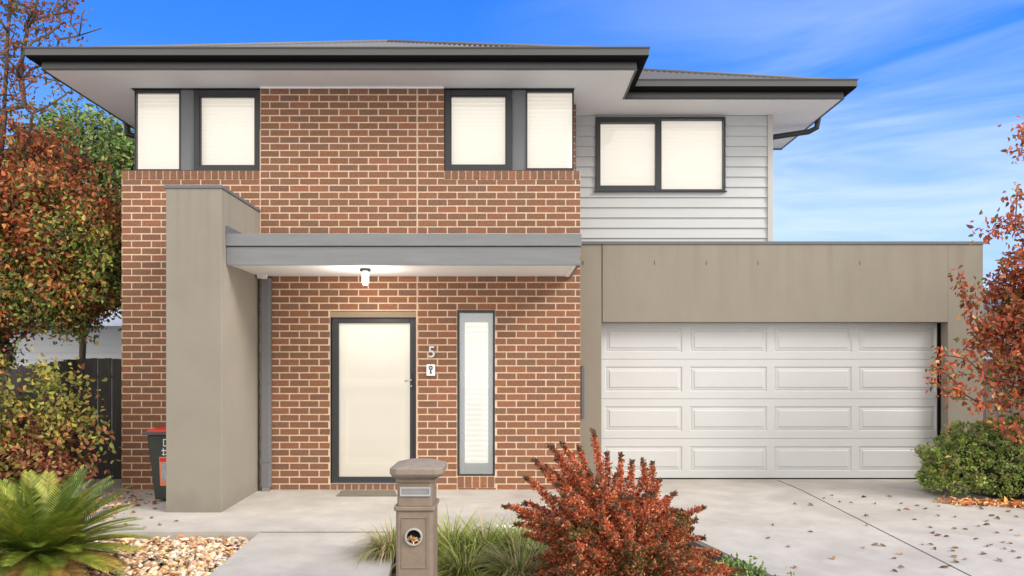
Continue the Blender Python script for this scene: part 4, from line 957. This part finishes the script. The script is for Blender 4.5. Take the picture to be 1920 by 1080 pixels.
# ------------------------------------------------------------------ gravel bed, mulch and leaf litter (nobody could count these)
rs = np.random.default_rng(81)
bm_ = bmesh.new(); bmesh.ops.create_icosphere(bm_, subdivisions=1, radius=1); IV = np.array([v.co[:] for v in bm_.verts]); IF = np.array([[v.index for v in f.verts] for f in bm_.faces]); bm_.free()
def pebbles(name, xy, zf, smin, smax, pal, label, cat):
    n = len(xy); s = rs.uniform(smin, smax, n)[:,None]; sc = np.stack([rs.uniform(.8,1.4,n), rs.uniform(.7,1.1,n), rs.uniform(.4,.75,n)], 1)*s
    a = rs.uniform(0, 2*math.pi, n); ca, sa = np.cos(a)[:,None], np.sin(a)[:,None]
    v = IV[None]*sc[:,None,:]*(1+rs.normal(size=(n,len(IV),1))*.14)
    til = rs.normal(size=(n,1))*.3; vx = v[:,:,0]; vz = v[:,:,2]+vx*til
    x_ = vx*ca-v[:,:,1]*sa+xy[:,0:1]; y_ = vx*sa+v[:,:,1]*ca+xy[:,1:2]; z_ = vz+(np.array([gz2(t) for t in xy[:,1]])+zf)[:,None]+rs.uniform(-.006,.014,n)[:,None]
    V = np.stack([x_,y_,z_], 2).reshape(-1,3); F_ = (np.arange(n)[:,None,None]*len(IV)+IF[None]).reshape(-1,3)
    return tag(np_mesh(name, V, F_, np.repeat(pick(pal, n, .15, rs), len(IV), 0), M['pebble'], smooth=True), label, cat, kind='stuff')
n = 7000; xy = np.stack([rs.uniform(-5.6,-2.26,n), 7.28-rs.random(n)*3.2], 1)
k = xy[:,0] < -2.36+(7.28-xy[:,1])*.034+.01; xy = xy[k & (xy[:,0] < -2.28)]
pebbles('gravel', xy, -.058, .016, .038, [(.46,.31,.18),(.54,.42,.28),(.40,.26,.15),(.56,.48,.37),(.34,.29,.24),(.48,.29,.15),(.24,.17,.11)], 'tan and cream river pebbles filling the bed between palm and path', 'gravel')
def litter(name, c, size, pal, label, seed, flat=.35):
    rs = np.random.default_rng(seed); n = len(c); d = rs.normal(size=(n,3)); d[:,2] *= flat
    V, Fq = leaf_geo(c, d, size*(1+rs.normal(size=n)*.25).clip(.5,1.6), .6, .5, .35, rs, up=np.array([0,0,2.5]))
    return tag(np_mesh(name, V, Fq, np.repeat(pick(pal, n, .2, rs), 6, 0), M['dryleaf']), label, 'leaf litter', kind='stuff')
ORG = [(.50,.22,.09),(.58,.30,.13),(.40,.15,.06),(.62,.40,.20),(.30,.12,.06)]; BRN = [(.20,.11,.06),(.28,.15,.07),(.14,.08,.05),(.36,.20,.10),(.42,.22,.10)]
n = 900; c = np.stack([rs.uniform(-5.3,-2.4,n), rs.uniform(4.6,7.25,n), np.zeros(n)], 1); c[:,2] = [gz2(t)-.022 for t in c[:,1]]
litter('leaf_litter', c, .045, ORG+BRN, 'small dry orange leaves scattered over the pebbles', 1)
n = 520; c = np.stack([rs.normal(-4.7,.42,n), rs.normal(8.45,.5,n), np.zeros(n)], 1); c = c[(c[:,0] < -3.95) & (c[:,1] < 10.1) & (c[:,1] > 7.35)]; c[:,2] = [gz2(t)+.008 for t in c[:,1]]
litter('leaf_litter', c, .05, ORG+BRN, 'dry brown leaves gathered at the foot of the shrub and side fence', 2)
n = 800; t = rs.random(n); c = np.stack([4.95+t*1.3+rs.normal(size=n)*.07, 8.62-t*.25+rs.normal(size=n)*.08, np.zeros(n)], 1); c[:,2] = [gz2(q)+.012+abs(rs.normal())*.015 for q in c[:,1]]
litter('leaf_litter', c, .052, ORG+[(.62,.34,.16),(.55,.26,.11)], 'drift of pale orange leaves under the rounded green bush', 3)
n = 60; c, _ = bush_pts(n, 5.95, 9.1, .35, 1.07, .62, .60); c = c[c[:,2] > .0]
litter('leaf_litter', c, .06, ORG, 'orange leaves caught on top of the rounded green bush', 4, 1.0)
n = 1500; c = np.stack([rs.uniform(-.95,1.9,n), rs.uniform(4.6,7.2,n), np.zeros(n)], 1); c = c[(c[:,0] < 1.5-(c[:,1]-7.2)*.28)]; c[:,2] = [gz2(t)-.078+abs(rs.normal())*.01 for t in c[:,1]]
litter('mulch', c, .05, [(.12,.065,.04),(.18,.09,.05),(.08,.05,.035),(.22,.10,.06)], 'dark red brown mulch around the grass and red bush', 5)

# fallen leaves on the driveway: individuals
rs = np.random.default_rng(91); protos = []
for k in range(5):
    pal = [(.22,.155,.10),(.30,.17,.09),(.42,.27,.16),(.13,.09,.06),(.50,.27,.13)][k]
    V, Fq = leaf_geo(np.array([[-.03,0,.006]]), np.array([[1.,rs.normal()*.2,.12]]), .062, .62, .5, .3, rs, up=np.array([0,0,6.]))
    me_o = np_mesh('fallen_leaf', V, Fq, np.repeat(np.array([pal]), 6, 0), M['dryleaf']); protos.append(me_o)
leafpx = [(1560,930),(1545,935),(1620,933),(1575,942),(1595,943),(1640,945),(1670,932),(1665,930),(1690,945),(1755,938),(1760,950),(1720,949),(1735,955),(1700,956),(1685,958),(1520,948),(1490,946),(1625,968),(1715,975),(1758,968),(1790,970),(1625,986),(1520,998),(1478,1026),(1640,1023),(1655,1024),(1620,1028),(1690,1040),(1676,1048),(1750,1000),(1758,1005),(1775,1007),(1745,990),(1790,992),(1810,993),(1835,987),(1850,985),(1730,1022),(1745,1022),(1752,1030),(1790,1028),(1787,1034),(1790,1045),(1793,1055),(1770,1065),(1810,1050),(1845,1040),(1850,1025),(1860,1023),(1880,1018),(1895,1020),(1885,1030),(1900,1035),(1875,1052),(1910,1047),(1780,1062),(1860,968),(1870,973),(1852,978),(1905,970),(1890,960),(1840,955),(1905,952),(1895,995),(1870,1000),(1910,1005),(1830,1012),(1690,1065),(1560,1048),(1677,1072),(1490,1065),(1450,985),(1440,1010)]
first = [True]*5
def ground_hit(px, py):
    k = (py-CY)/F; D = (H+.329)/(k+.035); 
    if D > 9.4: D = H/k
    return X(px,D), D
allp = []
for (px, py) in leafpx: allp.append(ground_hit(px, py)+(1.0 if rs.random() < .7 else 1.35,))
for (px, py) in [(225,950),(250,962),(262,948),(285,972),(235,985),(300,985),(270,990),(330,978),(215,972),(290,955),(255,975),(640,925),(350,945)]: allp.append(ground_hit(px, py)+(1.1,))
used_first = set()
TONE = ['dull brown', 'mid brown', 'tan', 'nearly black', 'orange']
for i, (x_, y_, s_) in enumerate(allp):
    k = int(rs.choice(5, p=[.28,.27,.2,.15,.1])); drive = x_ > 0
    if k in used_first:
        o = protos[k].copy(); COL.objects.link(o)
    else: o = protos[k]; used_first.add(k)
    o.location = (x_, y_, gz2(y_)+.004); o.rotation_euler = (rs.normal()*.12, rs.normal()*.12, rs.uniform(0, 6.28)); o.scale = (s_*.8,)*3
    if drive: tag(o, TONE[k]+' dry fallen leaf lying loose on the concrete driveway', 'leaf', 'fallen leaves on the driveway')
    else: tag(o, TONE[k]+' dry fallen leaf on the concrete left of the entry', 'leaf', 'fallen leaves near the blade wall')
for k in range(5):
    if k not in used_first: bpy.data.objects.remove(protos[k])

# ------------------------------------------------------------------ letterbox pillar
MD = 5.0; mz = gz(MD)-.08
lb = empty('letterbox_pillar', (X(783,MD), MD+.15, mz), 'brown cast concrete letterbox pillar with moulded cap beside the path', 'letterbox')
def rbox(mb, x0, x1, y0, y1, z0, z1, r):       # box with cut vertical corners
    mb.prism([(x0+r,y0),(x1-r,y0),(x1,y0+r),(x1,y1-r),(x1-r,y1),(x0+r,y1),(x0,y1-r),(x0,y0+r)], z0, z1)
x0, x1 = X(741.5,MD), X(812,MD); y0, y1 = MD, MD+.33
zc0 = Z(958,MD)
m = MB(); rbox(m, x0, x1, y0, y1, mz, zc0, .018)
m.build('lower_body', M['stone'], lb, bevel=.006)
m = MB(); rbox(m, x0-.02, x1+.02, y0-.02, y1+.02, mz, Z(1128,MD), .02); m.build('base', M['stone'], lb, bevel=.008)
# recessed border (raised bead) on the lower front
bx0, bx1, bz0, bz1 = X(752,MD), X(801,MD), Z(1066,MD), Z(970,MD)
m = MB(); t = .006
for q in ((bx0,bx0+t,bz0,bz1),(bx1-t,bx1,bz0,bz1),(bx0+t,bx1-t,bz0,bz0+t),(bx0+t,bx1-t,bz1-t,bz1)): m.box(q[0],q[1],y0-.005,y0-.0003,q[2],q[3])
m.build('panel_moulding', M['stone'], lb, bevel=.002)
m = MB(); rbox(m, x0-.012, x1+.012, y0-.012, y1+.012, zc0, Z(950,MD), .016); m.build('band', M['stone'], lb, bevel=.006)
ux0, ux1 = X(744,MD), X(810,MD)
m = MB(); rbox(m, ux0, ux1, y0+.008, y1-.008, Z(950,MD), Z(905,MD), .012); m.build('upper_body', M['stone'], lb, bevel=.004)
m = MB(); rbox(m, ux0-.010, ux1+.010, y0-.005, y1+.005, Z(905,MD)+.0005, Z(898,MD), .02); m.build('neck', M['stone'], lb, bevel=.004)
# cap with sloped underside and shallow pyramid top
cx0_, cx1_ = X(729,MD-.04), X(830,MD-.04); cy0, cy1 = MD-.05, MD+.38
def octo(x0, x1, y0, y1, r): return [(x0+r,y0),(x1-r,y0),(x1,y0+r),(x1,y1-r),(x1-r,y1),(x0+r,y1),(x0,y1-r),(x0,y0+r)]
def loft(mb, secs):
    n = len(secs[0][0]); vs = [(x,y,z) for poly, z in secs for x,y in poly]
    fs = [tuple(range(n-1,-1,-1)), tuple(range((len(secs)-1)*n, len(secs)*n))]+[(a*n+i,a*n+(i+1)%n,(a+1)*n+(i+1)%n,(a+1)*n+i) for a in range(len(secs)-1) for i in range(n)]; mb.add(vs, fs)
m = MB(); loft(m, [(octo(ux0-.016,ux1+.016,y0-.012,y1+.012,.03), Z(898,MD)+.0005),(octo(cx0_+.012,cx1_-.012,cy0+.012,cy1-.012,.04), Z(893,MD)),(octo(cx0_,cx1_,cy0,cy1,.045), Z(888,MD)),(octo(cx0_,cx1_,cy0,cy1,.045), Z(878,MD)),(octo(cx0_+.02,cx1_-.02,cy0+.02,cy1-.02,.05), Z(875,MD)),(octo(cx0_+.10,cx1_-.10,cy0+.12,cy1-.12,.03), Z(868,MD))])
m.build('cap', M['stonecap'], lb, bevel=.004)
# mail slot plate
sx0_, sx1_, sz0_, sz1_ = X(750,MD), X(807,MD), Z(930.5,MD), Z(913.5,MD)
m = MB(); t = .009
for q in ((sx0_,sx0_+t,sz0_,sz1_),(sx1_-t,sx1_,sz0_,sz1_),(sx0_+t,sx1_-t,sz0_,sz0_+t),(sx0_+t,sx1_-t,sz1_-t,sz1_)): m.box(q[0],q[1],y0-.002,y0+.0075,q[2],q[3])
m.build('slot_frame', mat('pale_weathered_zinc', (.42,.41,.40), .5, metal=.2, var=.1), lb)
m = MB(); m.box(sx0_+t, sx1_-t, y0+.004, y0+.0078, sz0_+t, sz1_-t)
for q in range(3): zq = sz0_+t+.008+q*.012; m.box(sx0_+t+.008, sx1_-t-.008, y0+.001, y0+.0038, zq, zq+.005)
m.build('slot_flap', mat('grey_slot_flap', (.30,.30,.30), .45, metal=.3, var=.1), lb)
# paper ring
rcx, rcz = X(776,MD), Z(1006.5,MD); m = MB(); n = 32; ro, ri = .058, .045
prof = [(ri,.02),(ro,.004),(ro+.001,-.010),(ro-.003,-.016),(ri+.003,-.016),(ri,-.010)]
vs = [(rcx+r_*math.cos(2*math.pi*i/n), y0+d, rcz+r_*math.sin(2*math.pi*i/n)) for i in range(n) for r_, d in prof]; kk = len(prof)
m.add(vs, [(i*kk+j, i*kk+(j+1)%kk, ((i+1)%n)*kk+(j+1)%kk, ((i+1)%n)*kk+j) for i in range(n) for j in range(kk)])
m.build('paper_ring', mat('aged_aluminium_ring', (.50,.49,.47), .4, metal=.5, var=.15, vscale=40), lb, smooth=False)
m = MB(); vs = [(rcx+ri*1.01*math.cos(2*math.pi*i/n), y0-.0012, rcz+ri*1.01*math.sin(2*math.pi*i/n)) for i in range(n)]; m.add(vs+[(a,b+.001,c) for a,b,c in vs], [tuple(range(n)), tuple(range(2*n-1,n-1,-1))]+[(i,(i+1)%n,(i+1)%n+n,i+n) for i in range(n)]); m.build('ring_dark_disc', M['black'], lb)  # flat black disc paints the shade inside the ring
# leaves and paper caught inside the ring
rs = np.random.default_rng(95); n = 46; c = np.stack([rcx+rs.normal(size=n)*.014, np.full(n, y0-.006), rcz-.018+rs.normal(size=n)*.006], 1); d = rs.normal(size=(n,3))*np.array([1,.25,.4])
V, Fq = leaf_geo(c, d, .022, .6, .4, .3, rs); np_mesh('caught_leaves', V, Fq, np.repeat(pick(ORG+BRN+[(.6,.55,.45)], n, .2, rs), 6, 0), M['dryleaf'], lb)

# ------------------------------------------------------------------ small things
# bin
BD = 8.62; bz0 = gz(BD)
bn = empty('wheelie_bin', (-3.87, BD+.25, bz0), 'dark wheelie bin with red lid half hidden behind the rendered blade wall', 'bin')
xl, xr = -4.075, -3.655; yb0, yb1 = BD, BD+.5; zt_b = .735
m = MB()
lo_ = [(xl+.075,yb0+.06),(xr-.03,yb0+.06),(xr-.03,yb1-.06),(xl+.075,yb1-.06)]; hi_ = [(xl+.012,yb0),(xr,yb0),(xr,yb1),(xl+.012,yb1)]
loft(m, [(lo_, bz0+.03),(hi_, zt_b)]); m.build('bin_body', M['bin'], bn, bevel=.015)
m = MB(); m.box(xl-.03, xr+.02, yb0-.03, yb1+.03, zt_b+.0005, zt_b+.035); m.build('bin_rim', mat('grey_bin_rim', (.07,.07,.065), .55, var=.2), bn, bevel=.008)
m = MB(); loft(m, [([(xl+.005,yb0-.02),(xr+.015,yb0-.02),(xr+.015,yb1),(xl+.005,yb1)], zt_b+.036),([(xl+.03,yb0+.01),(xr-.01,yb0+.01),(xr-.01,yb1-.03),(xl+.03,yb1-.03)], zt_b+.062),([(xl+.10,yb0+.10),(xr-.08,yb0+.10),(xr-.08,yb1-.1),(xl+.10,yb1-.1)], zt_b+.078)]); m.build('bin_lid', M['red'], bn, bevel=.006)
for xx in (xl+.07, xr-.07):
    m = MB(); m.tube([(xx,yb1-.05,bz0+.09),(xx+.04,yb1-.05,bz0+.09)], .09, 18); m.build('wheel', M['black'], bn)
def on_front(z): f = (z-(bz0+.03))/(zt_b-bz0-.03); return yb0+.06*(1-f)
def sticker(name, xa, xb, za, zb_, m_, off):
    mb = MB(); ya, yb_ = on_front(za)-off, on_front(zb_)-off
    mb.add([(xa,ya,za),(xb,ya,za),(xb,yb_,zb_),(xa,yb_,zb_),(xa,ya+.002,za),(xb,ya+.002,za),(xb,yb_+.002,zb_),(xa,yb_+.002,zb_)], [(0,1,2,3),(4,7,6,5),(0,4,5,1),(3,2,6,7),(0,3,7,4),(1,5,6,2)]); return mb.build(name, m_, bn)
stx = X(297,BD)
sticker('sticker', stx, stx+.20, Z(912,BD), Z(857,BD), M['orange'], .003)
sticker('sticker_heading', stx+.006, stx+.19, Z(866,BD), Z(859,BD), M['red'], .0055)
sticker('sticker_print', stx+.020, stx+.18, Z(902,BD), Z(868,BD), M['greyp'], .0055)
zc = Z(834,BD); t = .008; xg_ = X(305.5,BD)     # white stencilled glyph strokes
for i, q in enumerate([(xg_,xg_+t,Z(836,BD),Z(823,BD)),(xg_,xg_+.04,Z(825,BD),Z(823.5,BD)),(xg_,xg_+.04,Z(837,BD),Z(835.5,BD)),(xg_-.02,xg_+.04,Z(846,BD),Z(844,BD)),(xg_-.004,xg_+.004,Z(855,BD),Z(840,BD)),(xg_-.018,xg_+.03,Z(853,BD),Z(851.5,BD))]):
    sticker('stencilled_mark', q[0], q[1], q[2], q[3], M['white'], .003)
# doormat
m = MB(); P_ = [ground_hit(631,931), ground_hit(745,931)]
yq0, yq1 = P_[0][1], 9.30; m.prism([(P_[0][0],yq0),(P_[1][0],yq0),(X(740,9.3),yq1),(X(642,9.3),yq1)], lambda x,y: gz2(y)+.002, lambda x,y: gz2(y)+.016)
tag(m.build('doormat', M['mat'], bevel=.003), 'thin brown doormat on the concrete before the front door', 'doormat')
# pale box in the bed
bx_, by_ = X(950,7.0), 7.0
ub = empty('utility_box', (bx_, by_+.05, gz(7)-.09), 'small pale grey plastic box behind the grass beside the porch slab', 'box')
m = MB(); m.box(bx_-.085, bx_+.085, by_, by_+.12, gz(7)-.08, gz(7)+.10); m.build('box_body', M['box'], ub, bevel=.006)
m = MB(); m.box(bx_-.092, bx_+.092, by_-.007, by_+.127, gz(7)+.1005, gz(7)+.118); m.build('box_lid', M['white'], ub, bevel=.005)
m = MB(); m.box(bx_-.004, bx_+.012, by_-.006, by_-.0005, gz(7)-.08, gz(7)+.098); m.build('centre_rib', M['white'], ub)

# fences
def palings(name, A, B, ht, hb, m_, label, w_=.095, cap=True):
    A = Vector(A); B = Vector(B); d = B-A; L = d.length; d.normalize(); nrm = Vector((-d.y, d.x)); o = empty(name, (A.x, A.y, 0), label, 'fence'); mb = MB(); k = int(L/w_)
    for i in range(k):
        t0, t1 = i*w_, (i+1)*w_-.006; off = .008*(i % 2); h_ = ht(t0/L) if callable(ht) else ht; h_ += random.uniform(-.008,.008)
        a, b = A+d*t0+nrm*off, A+d*t1+nrm*off; th = nrm*.014
        mb.add([(a.x,a.y,hb),(b.x,b.y,hb),(b.x+th.x,b.y+th.y,hb),(a.x+th.x,a.y+th.y,hb),(a.x,a.y,h_),(b.x,b.y,h_),(b.x+th.x,b.y+th.y,h_),(a.x+th.x,a.y+th.y,h_)], [(0,3,2,1),(4,5,6,7),(0,1,5,4),(1,2,6,5),(2,3,7,6),(3,0,4,7)])
    mb.build('palings', m_, o)
    for f in (0, .5, .985):
        p_ = A+d*(L*f)+nrm*.06; h_ = (ht(f) if callable(ht) else ht); mm = MB(); mm.box(p_.x-.045, p_.x+.045, p_.y-.02, p_.y+.07, hb, h_-.03); mm.build('post', m_, o)
    for hh in (.35, .85):
        mm = MB(); a, b = A+nrm*.045, B+nrm*.045; h0 = (ht(0) if callable(ht) else ht)*hh; h1 = (ht(1) if callable(ht) else ht)*hh
        mm.tube([(a.x,a.y,h0),(b.x,b.y,h1)], .028, 4); mm.build('rail', m_, o)
    return o
palings('paling_fence', (-5.80,10.31), (WX0-.004,10.3), 1.615, -.08, M['fence'], 'dark timber side gate fence joining the left brick wall')
palings('boundary_fence', (-5.81,7.2), (-5.81,10.34), lambda t: 1.30+.32*t, -.2, M['fence'], 'weathered boundary fence running back on the left behind the shrub')
palings('paling_fence', (gxr+.01,11.0), (12.5,11.0), 1.62, -.08, M['fence2'], 'brown timber fence at far right behind the pear tree')

# neighbours
nh = empty('neighbour_house', (-11, 19, 0), 'pale grey neighbouring house seen through the trees above the left fence', 'house')
m = MB(); z = .0
while z < 2.5: m.add([(-17,18-.02,z),(-7.4,18-.02,z),(-7.4,18,z+.17),(-17,18,z+.17)], [(0,1,2,3)]); z += .17
m.box(-17, -7.4, 18.001, 24, 0, 2.5); m.build('wall', M['neighwall'], nh)
m = MB(); m.add([(-17.5,17.4,2.45),(-6.9,17.4,2.45),(-6.9,21,3.9),(-17.5,21,3.9),(-17.5,24.6,2.45),(-6.9,24.6,2.45)], [(0,1,2,3),(3,2,5,4),(0,3,4),(1,5,2)]); m.build('roof', M['neigh'], nh)
m = MB(); m.box(-13.2, -11.6, 17.93, 17.975, .9, 2.0); wq = m.build('window', M['dark'], nh); m = MB(); m.box(-13.1, -11.7, 17.92, 17.925, .98, 1.92); m.build('pane', M['glass'], wq)
nh = empty('neighbour_house', (16, 20, 0), 'pale walled neighbouring house glimpsed through the pear tree at far right', 'house')
m = MB(); m.box(13.0, 23, 19, 26, 0, 2.9); m.build('wall', M['neighwall'], nh)
m = MB(); m.add([(12.6,18.4,2.8),(22.6,18.4,2.8),(22.6,26.6,2.8),(12.6,26.6,2.8),(16,22.5,4.2),(19,22.5,4.2)], [(0,1,5,4),(1,2,5),(2,3,4,5),(3,0,4)]); m.build('roof', M['roofm'], nh)
m = MB(); m.box(14.2, 15.8, 18.93, 18.985, 1.0, 2.1); wq = m.build('window', M['dark'], nh); m = MB(); m.box(14.3, 15.7, 18.92, 18.925, 1.08, 2.02); m.build('pane', M['glass'], wq)
